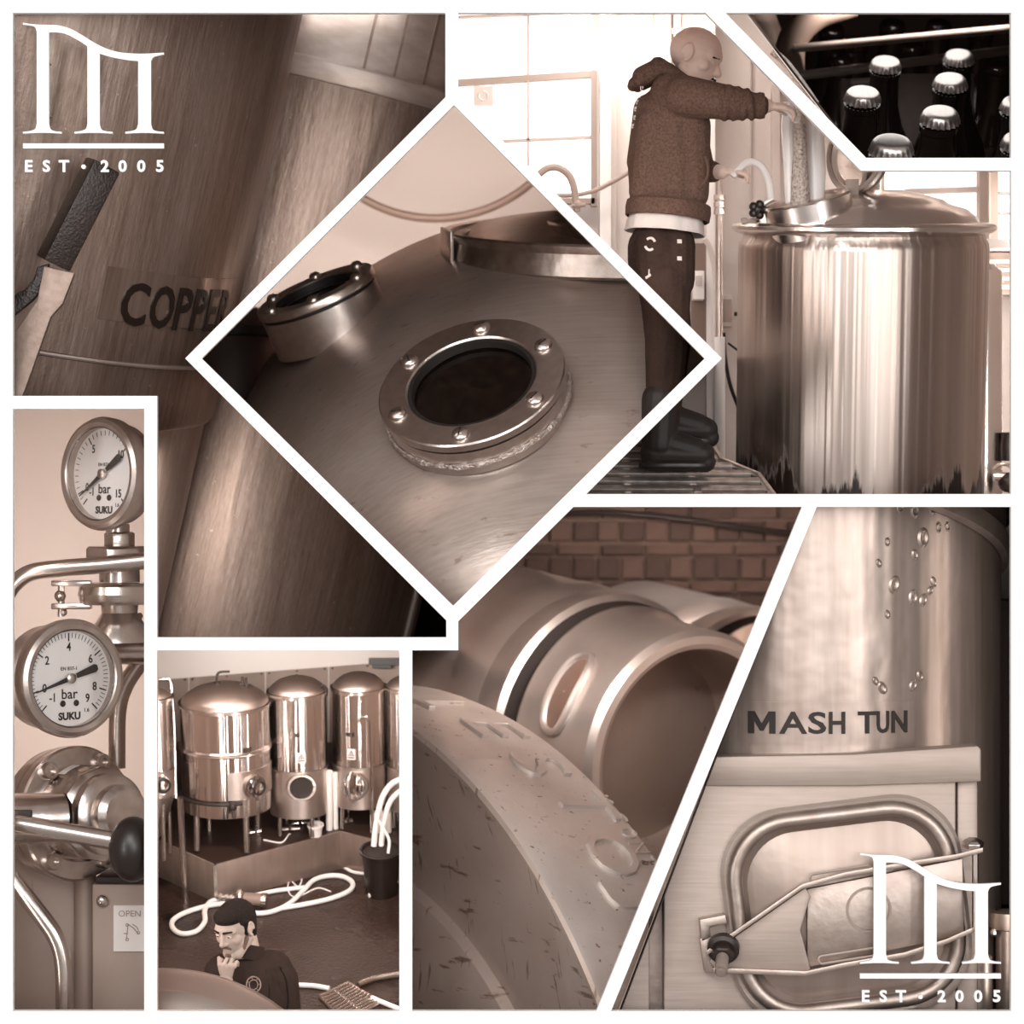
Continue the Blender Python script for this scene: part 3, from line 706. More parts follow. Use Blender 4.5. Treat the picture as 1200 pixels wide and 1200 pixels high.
build(B().box((-138 * k, -40, 7 * k), (18, 10, 4)).sph((-143 * k, -40, 8 * k), (5, 5, 3), 10).sph((-132 * k, -40, 8 * k), (6, 5, 3), 10), 'rim_clamp', m_bars, tk)
tk2 = thing('steel_column', 'rounded steel column at the right edge behind the kettle', 'tank', T(P(1150, 430, 470)))
build(B().lathe([(0, 138), (20, 138), (27, 130), (28, 120), (28, -190)], 40), 'shaft', m_tank, tk2, clip=C3)
# small things at the lower right edge
pf = thing('pump_fitting', 'small dark pump with silver fittings on the floor right of the kettle', 'pump', T(P(1178, 562, 420)))
build(B().sph((6, 0, -4), (16, 14, 14), 14), 'housing', m_dark, pf, clip=C3); build(B().cyl((-16, 0, 4), (0, 0, 4), 6, seg=10), 'spout', m_bolt, pf, clip=C3); build(B().tube(catmull([(-18, -6, 14), (-8, -8, 20), (4, -8, 18), (12, -6, 6)], 5), 2.6, 8), 'tube', m_bolt, pf, clip=C3)
build(B().lathe([(0, 0), (13, 0), (14, 20), (11, 34), (12, 38), (0, 38)], 20), 'rubber_flask', m_dark, M=T(P(1183, 540, 450)), clip=C3, label='dark rounded flask above the pump at the right edge', cat='flask')
# ---- grating platform
MP = T(P(790, 549, 235)) @ R('X', 27)
gp = thing('grating_platform', 'slatted metal platform under the brewer boots', 'platform', MP)
m_slat = mat('slat_metal', 0.55, 0.4, 0.9, tex=[((20, 20, 20), 0.4, 4)])
def edge_x(y):            # right edge of the platform
    if y > 30: return 62 - (y - 30) * .2
    if y > -14: return 62 + (30 - y) * 1.0
    return 106 + (-14 - y) * .24
for i in range(9):
    y = -96 + i * 22; x1 = edge_x(y) - 4
    build(B().box(((-190 + x1) / 2, y, -4.5), (x1 + 190, 12.0, 9)), 'slat', m_slat, gp, clip=C3, bev=.7)
for x in (-60, 22): build(B().box((x, -14, -8), (8, 196, 5)), 'cross_bar', m_slat, gp, clip=C3)
pts = [(edge_x(y), y, -3) for y in (-112, -60, -14, 8, 30, 60, 96)]
build(B().tube(pts, 4.5, 6), 'edge_rail', m_slat, gp, clip=C3)
build(B().box((26, -60, -1), (10, 14, 4)).box((27, -88, -1), (8, 10, 4)), 'clip_plate', m_slat, gp, bev=.6)
build(qbox(B(), 680, 579, 1195, 595, 30, 600), 'floor', mat('dark_floor', 0.05, 0.6), kind='structure', clip=C3)
# ---- the brewer
m_skin = mat('skin', 0.46, 0.5, tex=[((8, 8, 8), 0.10, 3)], spec=0.3)
for n_ in [n for n in m_skin.node_tree.nodes if n.type == 'COMBINE_COLOR']: m_skin.node_tree.links.remove(n_.outputs[0].links[0])
m_skin.node_tree.nodes['Principled BSDF'].inputs['Base Color'].default_value = (0.70, 0.52, 0.44, 1)
m_hood = mat('heather_hoodie', 0.062, 0.95, tex=[((120, 120, 120), 0.55, 3)], bump=[((150, 150, 150), 0.4, 0.006), ((9, 9, 12), 0.5, 0.03)], spec=0.1)
m_hoodin = mat('hoodie_lining', 0.07, 0.95, spec=0.1)
m_jean = mat('dark_jeans', 0.020, 0.85, tex=[((12, 12, 5), 0.45, 4), ((90, 90, 90), 0.2, 2)], bump=[((16, 16, 22), 0.5, 0.02)], spec=0.15)
m_tee = mat('pale_shirt', 0.55, 0.9, bump=[((14, 14, 8), 0.5, 0.02)], spec=0.1)
m_boot = mat('rubber_boot', 0.006, 0.6, tex=[((20, 20, 20), 0.3, 3)])
MB = T(P(795, 549, 235)) @ SCL(1 + 235 / D)
br = thing('person', 'person in grey hoodie, dark jeans and rubber boots leaning to the kettle hatch', 'person', MB)
def pt(px, py, y=0): return (px - 795, y, 549 - py)
def hand(b, wr, fw, up, L_=46, curl=(20, 30, 25), mir=1, r=3.0, spread=4):
    """palm from the wrist along fw, palm side facing -up; fingers curl towards -up"""
    fw = Vector(fw).normalized(); up = (Vector(up) - fw * Vector(up).dot(fw)).normalized(); sd = fw.cross(up) * mir
    wr = Vector(wr); pl = L_ * .45
    for t in (-1, -.33, .33, 1): b.cap(wr + sd * t * r * .9, wr + fw * pl + sd * t * r * 2.7 + up * (r * .5 * (1 - abs(t))), r * 1.35, r * 1.15)
    for i, (t, ln) in enumerate(((-1.05, .86), (-.35, 1), (.35, .95), (1.05, .74))):
        p = wr + fw * pl + sd * t * r * 3.5; d = (fw + sd * t * spread * .03).normalized(); a = 0
        for j, (fr, cu) in enumerate(zip((.45, .32, .23), curl)):
            a += math.radians(cu); dd = (d * math.cos(a) - up * math.sin(a)); q = p + dd * (L_ * .52 * ln * fr)
            b.cap(p, q, r * (1.0 - .1 * j), r * (.92 - .1 * j), 10); p = q
    p = wr + fw * pl * .25 - sd * r * 1.6; d = (fw * .75 - sd * .55 - up * .4).normalized()
    for j, fr in enumerate((.24, .2, .16)):
        q = p + d * L_ * fr; b.cap(p, q, r * (1.25 - .12 * j), r * (1.1 - .12 * j), 10); p = q; d = (d + fw * .35 - up * .2).normalized()
body = B()
# head, turned to the right and bowed
Mh = T(pt(815, 67, -4)) @ R('Z', -20) @ R('Y', 20)
body.sph((-2, 0, 6), (32, 25, 28), 24, Mh); body.sph((8, 0, -10), (22, 20, 26), 20, Mh)
body.sph((20, 0, 6), (11, 19, 12), 16, Mh)                       # brow
body.cap((27, 0, -2), (33, 0, -12), 3.2, 4.6, M=Mh); body.sph((30, 0, -13), (5, 6, 3.6), 10, Mh)      # nose
body.sph((24, 0, -23), (6, 9, 3), 12, Mh); body.sph((23.5, 0, -27), (5.5, 8, 3), 12, Mh)             # lips
body.sph((19, 0, -34), (9, 11, 7), 14, Mh); body.cap((-4, -16, -18), (16, -8, -34), 7, 7, M=Mh); body.cap((-4, 16, -18), (16, 8, -34), 7, 7, M=Mh)
for sy in (-1, 1):
    body.sph((16, sy * 14, -8), (9, 8, 9), 12, Mh)                # cheek
    for i in range(10):
        a = math.radians(-100 + i * 28); a2_ = math.radians(-100 + (i + 1) * 28)
        body.cap((-3 + 6 * math.sin(a), sy * 26, 0 + 9.5 * math.cos(a)), (-3 + 6 * math.sin(a2_), sy * 26, 0 + 9.5 * math.cos(a2_)), 2.0, 2.0, 8, Mh)
    body.sph((-3, sy * 24, 0), (5, 3, 8), 12, Mh)
body.cap(pt(800, 108), pt(808, 84), 20, 18)
body.cap(pt(797, 120, -30), pt(797, 120, 30), 22); body.cap(pt(792, 130), pt(783, 245), 34, 30); body.cap(pt(778, 268, -8), pt(778, 268, 8), 22)
SH, EL, WR = pt(800, 120, -42), pt(862, 131, -58), pt(893, 133, -56)
body.cap(SH, EL, 16, 13); body.cap(EL, WR, 12.5, 8.5)
SH2, EL2, WR2 = pt(803, 122, 40), pt(824, 192, 52), pt(848, 198, 30)
body.cap(SH2, EL2, 16, 12); body.cap(EL2, WR2, 12, 8.5)
hand(body, WR, (1, .12, -.02), (0.1, -.35, 1), 46, (22, 42, 38), 1, 2.8)
hand(body, WR2, (1, -.05, .08), (0.1, -.35, 1), 44, (20, 44, 36), 1, 2.7)
for sx, kx, kz in ((-1, 0, 0), (1, 6, 24)):
    y = sx * 20
    body.cap(pt(776, 280, y * .7), pt(778 + kx, 390, y * .9), 20, 17); body.cap(pt(778 + kx, 390, y * .9), pt(774 + kx, 505 - kz, y * 1.2), 16, 12); body.cap(pt(774 + kx, 520 - kz, y * 1.2), pt(815 + kx, 530 - kz, y * 1.2), 11, 10)
bd = build(blob(body, 1.15, 3, .5), 'body', m_skin, br, clip=None, angle=180)
hd = B()
hd.cap(pt(795, 122, -26), pt(797, 122, 26), 29, 29); hd.cap(pt(786, 112, -18), pt(790, 112, 18), 26); hd.cap(pt(788, 140), pt(783, 190), 44, 47); hd.cap(pt(783, 190), pt(783, 236), 47, 44)
hd.cap(pt(768, 150, -18), pt(758, 225, -14), 24, 22); hd.cap(pt(806, 150, -18), pt(806, 228, -16), 26, 24); hd.cap(pt(768, 150, 18), pt(760, 225, 14), 24, 22); hd.cap(pt(806, 150, 18), pt(806, 228, 16), 26, 24)
hd.cap(pt(760, 128, 0), pt(748, 190, 0), 18, 14); hd.cap(pt(748, 190, 0), pt(752, 235, 0), 13, 14)
hd.cap(SH, pt(860, 131, -58), 25, 19); hd.cap(pt(858, 131, -58), pt(882, 133, -57), 17.5, 14.5)
for i in range(7):
    x = 842 + i * 5.2; c = Vector(pt(x, 129 + i * .5, -56 - i * .3)); rr = 19.5 - i * .6
    hd.tube([c + Vector((math.sin(a) * 2.5 * (1 if i % 2 else -1), rr * math.cos(a), rr * math.sin(a))) for a in [2 * PI * j / 20 for j in range(20)]], 3.0, 6, closed=True)
hd.cap(SH2, EL2, 23, 18); hd.cap(EL2, pt(838, 196, 40), 16, 13)
ho = build(blob(hd, 1.5, 4, .5), 'hoodie', m_hood, br, angle=180)
cf = B(); c = Vector(pt(885, 133, -57)); cf.lathe([(12, -5), (14.5, -5), (15.5, 0), (14.5, 5), (12, 5)], 28, T(c) @ R('Y', 88)); build(cf, 'cuff', m_hood, br)
hb = B(); hb.lathe([(1, -9), (1.035, -8), (1.05, 0), (1.03, 7), (1.0, 8)], 48, T(pt(783, 247, 0)) @ R('Y', 6) @ SCL(48, 52, 1.15)); build(hb, 'hem_band', m_hood, br)
hh_ = B(); hh_.cap(pt(748, 98, -22), pt(748, 98, 22), 7); hh_.cap(pt(752, 92, -16), pt(772, 82, -14), 12, 12); hh_.cap(pt(752, 92, 16), pt(772, 82, 14), 12, 12); hh_.cap(pt(770, 78, -16), pt(770, 78, 16), 9); hh_.cap(pt(742, 99, -12), pt(742, 99, 12), 6.5); hh_.cap(pt(785, 88, -24), pt(808, 104, -27), 8, 7); hh_.cap(pt(785, 88, 24), pt(808, 104, 27), 8, 7); hh_.cap(pt(775, 82, -20), pt(787, 90, -25), 9); hh_.cap(pt(775, 82, 20), pt(787, 90, 25), 9); hh_.cap(pt(808, 104, -27), pt(822, 112, -14), 6, 5)
build(blob(hh_, 1.4, 3), 'hood', m_hood, br, angle=180)
pk = B().tube(catmull([pt(823, 188, -38), pt(827, 200, -33), pt(825, 214, -33), pt(816, 226, -38)], 6), 1.8, 6); build(pk, 'pocket_edge', m_hoodin, br)
for i, (x, y) in enumerate(((752, 104), (749, 112), (747, 120), (745, 128), (744, 138), (742, 148))):
    p_, n_ = cast(ho, x, y); Mi = MB.inverted()
    ml = Mi @ lookmat(p_ + n_ * .6, n_); build(B().box((0, -2, 0), (3.2, 1.1, 1)).box((-1.3, 1, 0), (1, 4, 1)).box((1.3, 1.5, 0), (1, 3, 1)), 'print_mark', m_tee, br); br.children[-1].data.transform(Matrix.Scale(U, 4) @ ml @ Matrix.Scale(1 / U, 4))
ts = B(); ts.lathe([(1.02, -9), (1.0, -10.5), (.97, 0), (.88, 12)], 56, T(pt(780, 262, 0)) @ R('Y', 5) @ SCL(46.5, 50, 1.1), wob=lambda a, z: .02 * math.sin(7 * a) + .012 * math.sin(17 * a))
build(ts, 'shirt_hem', m_tee, br)
jn = B(); jn.cap(pt(770, 288, -8), pt(770, 288, 8), 32, 32); jn.cap(pt(784, 288, -8), pt(784, 288, 8), 30, 30); jn.cap(pt(763, 290, 0), pt(762, 305, 0), 28, 27)
for sx, kx, kz in ((-1, 0, 0), (1, 6, 24)):
    y = sx * 20
    jn.cap(pt(770, 290, y * .8), pt(774, 330, y), 29, 28); jn.cap(pt(786, 290, y * .8), pt(786, 330, y), 28, 27); jn.cap(pt(778, 330, y), pt(780 + kx, 395, y), 31, 26); jn.cap(pt(780 + kx, 395, y), pt(776 + kx, 490 - kz, y * 1.2), 26, 20)
je = build(blob(jn, 1.6, 3), 'jeans', m_jean, br, angle=180)
bt0 = None
for sx, kx, kz in ((-1, 0, 0), (1, 8, 30)):
    y = sx * 25; b_ = B()
    b_.cap(pt(773 + kx, 470 - kz, y), pt(771 + kx, 520 - kz, y), 23, 21); b_.cap(pt(766 + kx, 531 - kz, y), pt(820 + kx, 533 - kz, y), 17, 15.5); b_.cap(pt(785 + kx, 522 - kz, y), pt(812 + kx, 529 - kz, y), 18, 16); b_.cap(pt(762 + kx, 541 - kz, y), pt(825 + kx, 542 - kz, y), 12, 12)
    me = blob(b_, 1.5, 3); bo = build(me, 'boot', m_boot, br, angle=180)
    sl = B(); sl.prismz([(pt(795 + kx, 0)[0] + 44 * math.cos(a) - 4, y + 17 * math.sin(a) * (1 if math.cos(a) > 0 else .9)) for a in [2 * PI * i / 32 for i in range(32)]], 0 + kz, 6 + kz); build(sl, 'sole', m_black, bo, bev=1)
def on(o, px, py, b_, name, m, off=.6):
    p_, n_ = cast(o, px, py); ml = MB.inverted() @ lookmat(p_ + n_ * off, n_)
    q = B(); q.v = [ml @ v for v in b_.v]; q.f = b_.f; return build(q, name, m, br)
on(je, 796, 283, B().box((0, 0, 0), (6, 5, 1)), 'reflective_patch', m_tee); on(je, 796, 303, B().box((0, 0, 0), (6, 5, 1)), 'reflective_patch', m_tee)
for q in (0, 180): on(je, 762, 286, B().tube([(6.5 * math.cos(math.radians(a + q)), 7.5 * math.sin(math.radians(a + q)), 0) for a in range(20, 130, 12)], 1.7, 6), 'ring_mark', m_tee)
on(je, 760, 324, B().box((0, 0, 0), (9, 3, 1.5), R('Z', 25)).box((1, 5, 0), (1.4, 8, 1)), 'tool_tag', m_tee)
# eye, brow hair, stubble of the brewer
mhw = MB @ Mh
for sy in (-1, 1):
    build(B().sph(Mh @ Vector((25.3, sy * 10.5, -1.5)), 2.6, 12), 'eye', m_wallt, br)
    build(B().cap(Mh @ Vector((29, sy * 5, 5)), Mh @ Vector((26, sy * 15, 4)), 1.6, 1.2, 8), 'eyebrow', m_jean, br)
build(B().cap(Mh @ Vector((30.5, -5, -19.5)), Mh @ Vector((30.5, 5, -19.5)), 1.6, 1.6, 8), 'moustache', m_jean, br)
# ---- things at the hatch: grain sack, hose
gs = thing('malt_sack', 'clear tall sack of malt standing in the kettle hatch', 'sack')
m_grain = mat('malt_grain', 0.40, 0.8, tex=[((70, 70, 70), 0.7, 3), ((90, 90, 90), -0.6, 2, 0.6)], bump=[((90, 90, 90), 0.6, 0.01)])
m_film = mat('sack_film', 0.80, 0.25, coat=0.3)
def ribbon(rows, name, m, d, th):
    b_ = B(); n = 12; vs = []
    for (xl, xr, y) in rows:
        c = P((xl + xr) / 2, y, d); hw = (xr - xl) / 2 * (1 + d / D)
        vs += [(c.x + hw * math.cos(2 * PI * i / n), d + th * math.sin(2 * PI * i / n), c.z) for i in range(n)]
    fs = [(r * n + i, r * n + (i + 1) % n, (r + 1) * n + (i + 1) % n, (r + 1) * n + i) for r in range(len(rows) - 1) for i in range(n)] + [tuple(range(n)), tuple(range((len(rows) - 1) * n, len(rows) * n))]
    return build(b_.add(vs, fs), name, m, gs, clip=C3)
ribbon([(932, 942, 128), (930, 945, 150), (929, 946, 180), (927, 948, 215), (926, 950, 244)], 'grain', m_grain, 252, 12)
ribbon([(917, 932, 120), (915, 932, 150), (918, 931, 190), (920, 930, 238)], 'film', m_film, 262, 10)
ribbon([(940, 960, 125), (943, 966, 160), (945, 968, 200), (946, 966, 236)], 'film', m_film, 268, 10)
ghs = build(B().tube(catmull([P(858, 207, 262), P(866, 198, 262), P(878, 190, 262), P(891, 194, 262), P(900, 210, 262), P(904, 236, 264)], 7), 5, 10), 'filling_hose', mat('clear_hose', 0.66, 0.25, coat=.3), label='pale bent hose held in the lower hand, running into the hatch', cat='hose')
build(B().tube(catmull([P(905, 126, 180), P(916, 126, 180), P(926, 132, 182), P(934, 142, 190)], 6), 4, 10), 'rope_handle', m_trimw, label='pale cord loop at the raised hand beside the malt sack', cat='cord')
# ================================================================ 4: capped bottles, top right corner
m_bg4 = mat('dark_crate_back', 0.03, 0.8)
compartment('bottle', 2300, m_bg4, m_bg4, 4)
C4 = CL['bottle']
m_bglass = mat('brown_bottle_glass', 0.004, 0.08, 0.0, coat=0.4)
m_capm = mat('crown_cap', 0.62, 0.38, 1.0, tex=[((60, 60, 60), 0.12, 3)])
m_crate = mat('crate_plastic', 0.17, 0.5, tex=[((6, 6, 6), 0.2, 3)])
m_crate2 = mat('crate_rail', 0.32, 0.4, tex=[((6, 6, 6), 0.15, 3)])
def make_bottle(label, M, shown=True):
    bt = thing('beer_bottle', label, 'bottle', M, 'capped beer bottles')
    build(B().lathe([(0, -330), (58, -330), (60, -320), (60, -170), (52, -145), (34, -105), (25, -70), (22.5, -30), (22.5, -22), (24.5, -20), (24.5, -13), (21, -11), (20.5, 0), (0, 0)], 40), 'glass', m_bglass, bt, clip=C4)
    n = 21
    vs, fs = [], []; seg = n * 4
    rows = [(0, 6.5, 0), (14, 6.2, 0), (19.5, 5, 0), (22, 2.2, 0.0), (23, -1, .5), (23.8, -5, 1.1), (24.6, -8.5, 1.6)]
    for i in range(seg):
        a = 2 * PI * i / seg
        for r, z, wv in rows: q = r + wv * math.cos(n * a); vs.append((q * math.cos(a), q * math.sin(a), z))
    m_ = len(rows)
    for i in range(seg):
        j = (i + 1) % seg
        for k_ in range(m_ - 1): fs.append((i * m_ + k_, j * m_ + k_, j * m_ + k_ + 1, i * m_ + k_ + 1))
    build(B().add(vs, fs), 'crown_cap', m_capm if shown else m_bglass, bt, angle=50, clip=C4)
    return bt
spots = [(1045, 170, 26, 'capped dark bottle nearest the lower edge, only its cap showing'), (1102, 135, 23.2, 'capped dark bottle in front of the row at the right'), (1011, 111, 21.5, 'capped dark bottle at the left of the group'),
         (1114, 95, 20.3, 'capped dark bottle second from the back at the right'), (1038, 74, 18.4, 'capped dark bottle in front of the grey crate plate at the left'), (1124, 66, 18.0, 'farthest capped bottle at the upper right by the crate rail'),
         (1194, 122, 21.5, 'bottle cut off by the right edge, upper of two'), (1196, 165, 22.5, 'bottle cut off by the right edge, lower of two')]
proto = None
def bottle_M(x, y, r):
    d = 70 + (26 - r) * 60; sc = r * (1 + d / D) / 24.6
    return T(P(x, y, d)) @ R('X', 34) @ SCL(sc)
for x, y, r, lab in spots:
    Mb = bottle_M(x, y, r)
    make_bottle(lab, Mb)
rng = random.Random(5)
rear = [(975, 28, 'at the far left'), (1002, 44, 'second from the left'), (1046, 22, 'third from the left'), (1068, 48, 'in the middle'), (1100, 22, 'third from the right'), (1150, 30, 'second from the right'), (1170, 72, 'at the far right'), (985, 62, 'below the others at the left')]
for x, y, lab in rear:
    d = 1500 + rng.uniform(-60, 60); c = make_bottle('blurred dark bottle behind the crate rails, ' + lab, T(P(x, y + 6, d)) @ R('X', 30) @ SCL(15 * (1 + d / D) / 24.6), False); c['group'] = 'bottles behind the crate rails'
cr = thing('bottle_crate', 'grey plastic bottle crate with two rails behind the capped bottles', 'crate')
for (a, c, r) in (((930, 57, 1020), (1200, 32, 1020), 5.0), ((935, 89, 980), (1200, 57, 980), 5.5)):
    build(B().cyl(P(*a), P(*c), r * 1.3, seg=14), 'rail', m_crate2, cr, clip=C4)
build(B().cyl(P(1000, 97, 900), P(1024, 95, 900), 6, seg=12).sph(P(1000, 97, 900), 6.2, 10), 'rail_stub', m_crate2, cr)
build(qbox(B(), 1052, 86, 1142, 170, 900, 915), 'divider_plate', m_crate, cr, bev=3)
build(qbox(B(), 985, 92, 1020, 190, 940, 955), 'divider_plate', m_crate, cr, bev=3, clip=C4)
build(B().tube(catmull([P(935, 190, 1050), P(930, 130, 1050), P(925, 80, 1050), P(930, 45, 1050), P(955, 18, 1050), P(1000, 2, 1050)], 8), 24, 16), 'corner_post', m_crate, cr, clip=C4)
build(B().tube([P(880, -10, 1250), P(905, 60, 1250), P(915, 190, 1250)], 26, 16), 'side_panel', m_crate, cr, clip=C4)
build(B().tube(catmull([P(905, 60, 500), P(921, 74, 500), P(938, 96, 500), P(956, 122, 500)], 6), [4, 8, 10, 9] and 8.5, 10, flat=.6), 'woven_strap', m_grain, cr, clip=C4)
# ================================================================ 5: pressure gauges and valve, left strip
m_wall5 = mat('pinkish_wall', 0.50, 0.8, tex=[((0.8, 0.8, 0.8), 0.06, 2)])
compartment('gauge', 620, m_wall5, m_wall5, 5)
C5 = CL['gauge']
m_dial = mat('dial_face', 0.72, 0.5)
m_ink = mat('dial_ink', 0.010, 0.6)
m_case = mat('gauge_case', 0.45, 0.34, 1.0, tex=[((12, 12, 12), 0.2, 4)], bump=[((30, 30, 30), 0.12, 0.006)])
m_fit = mat('fitting_steel', 0.58, 0.24, 1.0, tex=[((14, 14, 14), 0.25, 4)], bump=[((18, 18, 18), 0.12, 0.008)])
m_pipe5 = mat('tube_steel', 0.50, 0.26, 1.0, bump=[((20, 20, 20), 0.08, 0.006)])
def clear_mat():
    m = bpy.data.materials.new('clear_pane'); m.use_nodes = True; N = m.node_tree.nodes; L = m.node_tree.links
    N.remove(N['Principled BSDF']); t = N.new('ShaderNodeBsdfTransparent'); g = N.new('ShaderNodeBsdfGlossy'); g.inputs['Roughness'].default_value = 0.05
    f = N.new('ShaderNodeFresnel'); f.inputs[0].default_value = 1.3; x = N.new('ShaderNodeMixShader')
    L.new(f.outputs[0], x.inputs[0]); L.new(t.outputs[0], x.inputs[1]); L.new(g.outputs[0], x.inputs[2]); L.new(x.outputs[0], N['Material Output'].inputs[0]); return m
m_clear = clear_mat()
def gauge(M, Rg, lo, hi, labels, major, minor, value, word, label, deep):
    gz = thing('pressure_gauge', label, 'gauge', M)
    build(B().lathe([(Rg * .93, 0), (Rg * .98, -4), (Rg * .985, -14), (Rg * .90, -18), (Rg * .88, -deep + 4), (Rg * .84, -deep), (0, -deep)], 72), 'case', m_case, gz, clip=C5)
    build(B().lathe([(Rg * .80, -9), (Rg * .80, 2), (Rg * .83, 5), (Rg * .90, 6), (Rg * .965, 3), (Rg, -3), (Rg * .985, -12)], 72), 'bezel', m_case, gz, clip=C5)
    dl = build(B().lathe([(0, -8), (Rg * .805, -8)], 64), 'dial', m_dial, gz, clip=C5)
    build(B().lathe([(Rg * .803, -8), (Rg * .803, 3)], 64), 'inner_ring', m_ink, gz, clip=C5)
    ang = lambda v: math.radians(225 - (v - lo) / (hi - lo) * 270)
    r1 = Rg * .76
    n = int(round((hi - lo) / minor))
    for i in range(n + 1):
        v = lo + i * minor; a = ang(v); mj = abs(v / major - round(v / major)) < 1e-6 or i in (0, n)
        ln = .14 if mj else .085; w_ = .022 if mj else .010
        mm = T(0, 0, -7.6) @ Matrix.Rotation(a, 4, 'Z')
        build(B().box(((r1 - ln * Rg / 2), 0, 0), (ln * Rg, w_ * Rg, .4), mm), 'tick', m_ink, dl)
    def put(s_, x, y, size, off=.2, sx=1.0):
        vs, fs = text(s_, size * Rg, .15, off); build(B().add([(v.x * sx + x * Rg, v.y + y * Rg, -7.5 + v.z) for v in vs], fs), 'print', m_ink, dl)
    for s_, v, rr in labels: put(s_, rr * math.cos(ang(v)), rr * math.sin(ang(v)), .20, .25, .85)
    put('bar', 0, -.27, .24, .15); put('SUKU', .0, -.64, .17, .5); put('EN 837-1', 0, .16, .085, .05); put('1.6', .33, -.55, .09, .05)
    for sx in (-1, 1): build(B().sph((sx * .13 * Rg, -.42 * Rg, -7), (.055 * Rg, .055 * Rg, 1.5), 12), 'dial_screw', m_ink, dl)
    a = ang(value); mm = T(0, 0, -4) @ Matrix.Rotation(a, 4, 'Z')
    build(B().prismz([(-.05 * Rg, -.045 * Rg), (.70 * Rg, -.008 * Rg), (.70 * Rg, .008 * Rg), (-.05 * Rg, .045 * Rg)], 0, .8, mm).prismz([(-.12 * Rg, -.04 * Rg), (-.12 * Rg, .04 * Rg), (-.50 * Rg, .07 * Rg), (-.55 * Rg, .04 * Rg), (-.55 * Rg, -.04 * Rg), (-.50 * Rg, -.07 * Rg)], 0, .8, mm), 'needle', m_ink, gz)
    build(B().lathe([(.085 * Rg, -5), (.085 * Rg, -1), (.05 * Rg, 0), (0, 0)], 20), 'hub', m_bolt, gz)
    build(B().lathe([(0, 2.2), (Rg * .79, 2.2), (Rg * .79, 3.0), (0, 3.0)], 48), 'glass_pane', m_clear, gz)
    return gz
k = 1 + 110 / D
gauge(lookmat(P(117, 555, 110), (-.62, -.78, .02)), 67 * k, -1, 15, (('5', 5, .52), ('10', 10, .52), ('15', 15, .50), ('0', 0, .5), ('-1', -1, .45)), 5, .5, -.35, 'bar', 'upper round pressure gauge, dial to 15 bar, facing left', 40)
k = 1 + 60 / D
gauge(lookmat(P(85, 795, 60), (.66, -.75, .02)), 70 * k, -1, 9, (('2', 2, .52), ('4', 4, .52), ('6', 6, .52), ('8', 8, .52), ('0', 0, .5), ('-1', -1, .45), ('9', 9, .5)), 2, .2, 0.0, 'bar', 'lower round pressure gauge, dial to 9 bar, above the valve', 62)
st = thing('gauge_mount', 'stacked hex nuts and pipe clamp under the upper gauge', 'pipe fitting', T(P(140, 660, 190)))
k = 1 + 190 / D
def zz5(y): return (660 - y) * k
build(B().cyl((-2, 0, zz5(614)), (-2, 0, zz5(642)), 14 * k, seg=16), 'stem', m_fit, st, clip=C5)
build(B().lathe([(0, zz5(641)), (17 * k, zz5(641)), (18 * k, zz5(640)), (18 * k, zz5(625)), (15 * k, zz5(623)), (0, zz5(623))], 6, R('Z', 15)), 'small_nut', m_fit, st, clip=C5, bev=1)
build(B().lathe([(0, zz5(664)), (35 * k, zz5(664)), (36 * k, zz5(662)), (36 * k, zz5(643)), (33 * k, zz5(640)), (0, zz5(640))], 6, T(-4, 0, 0) @ R('Z', 22)), 'hex_nut', m_fit, st, clip=C5, bev=1.2)
build(B().cyl((0, 0, zz5(682)), (0, 0, zz5(662)), 24 * k), 'neck', m_fit, st, clip=C5)
build(B().lathe([(0, zz5(708)), (40 * k, zz5(708)), (44 * k, zz5(704)), (46 * k, zz5(696)), (44 * k, zz5(687)), (40 * k, zz5(683)), (0, zz5(683))], 40, T(-2, -4, 0)), 'clamp_band', m_fit, st, clip=C5, angle=25)
for y in (683, 710): build(B().box((-54 * k, -12, zz5(y)), (46 * k, 16, 7 * k)), 'clamp_lug', m_fit, st, bev=1.5, clip=C5)
build(B().cyl((-66 * k, -14, zz5(722)), (-66 * k, -14, zz5(680)), 4 * k, seg=10).sph((-67 * k, -15, zz5(698)), 7 * k, 12).sph((-63 * k, -15, zz5(717)), 4.5 * k, 10), 'clamp_bolt', m_fit, st, clip=C5)
build(B().lathe([(22 * k, zz5(708)), (21 * k, zz5(718)), (27 * k, zz5(728)), (36 * k, zz5(740)), (40 * k, zz5(752))], 40), 'flared_neck', m_fit, st, clip=C5)
for i, (x, y) in enumerate(((101, 725), (108, 730))): build(B().prism([(0, 0), (22, -6), (18, -16), (6, -10)], 0, 3, T(P(x, y, 84)) @ R('Y', 10)), 'torn_label', m_black, st, clip=C5)
pp = thing('steel_tube', 'bent horizontal steel tube crossing below the upper gauge', 'pipe')
build(B().tube(catmull([P(6, 700, 130), P(17, 684, 130), P(36, 671, 130), P(70, 666, 130), P(120, 662, 130), P(180, 656, 130)], 8), 10.5, 16), 'tube', m_pipe5, pp, clip=C5)
pp = thing('steel_tube', 'thick horizontal steel tube behind the lower gauge', 'pipe')
build(B().cyl(P(100, 760, 240), P(185, 760, 240), 20, seg=32), 'tube', m_pipe5, pp, clip=C5)
build(B().sph(P(163, 722, 240), 5, 10), 'weld_stud', m_fit, pp)
pp = thing('steel_tube', 'curved steel tube dropping from the thick tube to the valve', 'pipe')
build(B().tube(catmull([P(172, 768, 270), P(160, 782, 270), P(146, 805, 270), P(138, 835, 270), P(137, 900, 270)], 8), 11, 16), 'tube', m_pipe5, pp, clip=C5)
pp = thing('steel_tube', 'bent steel tube in the lower left corner under the valve', 'pipe')
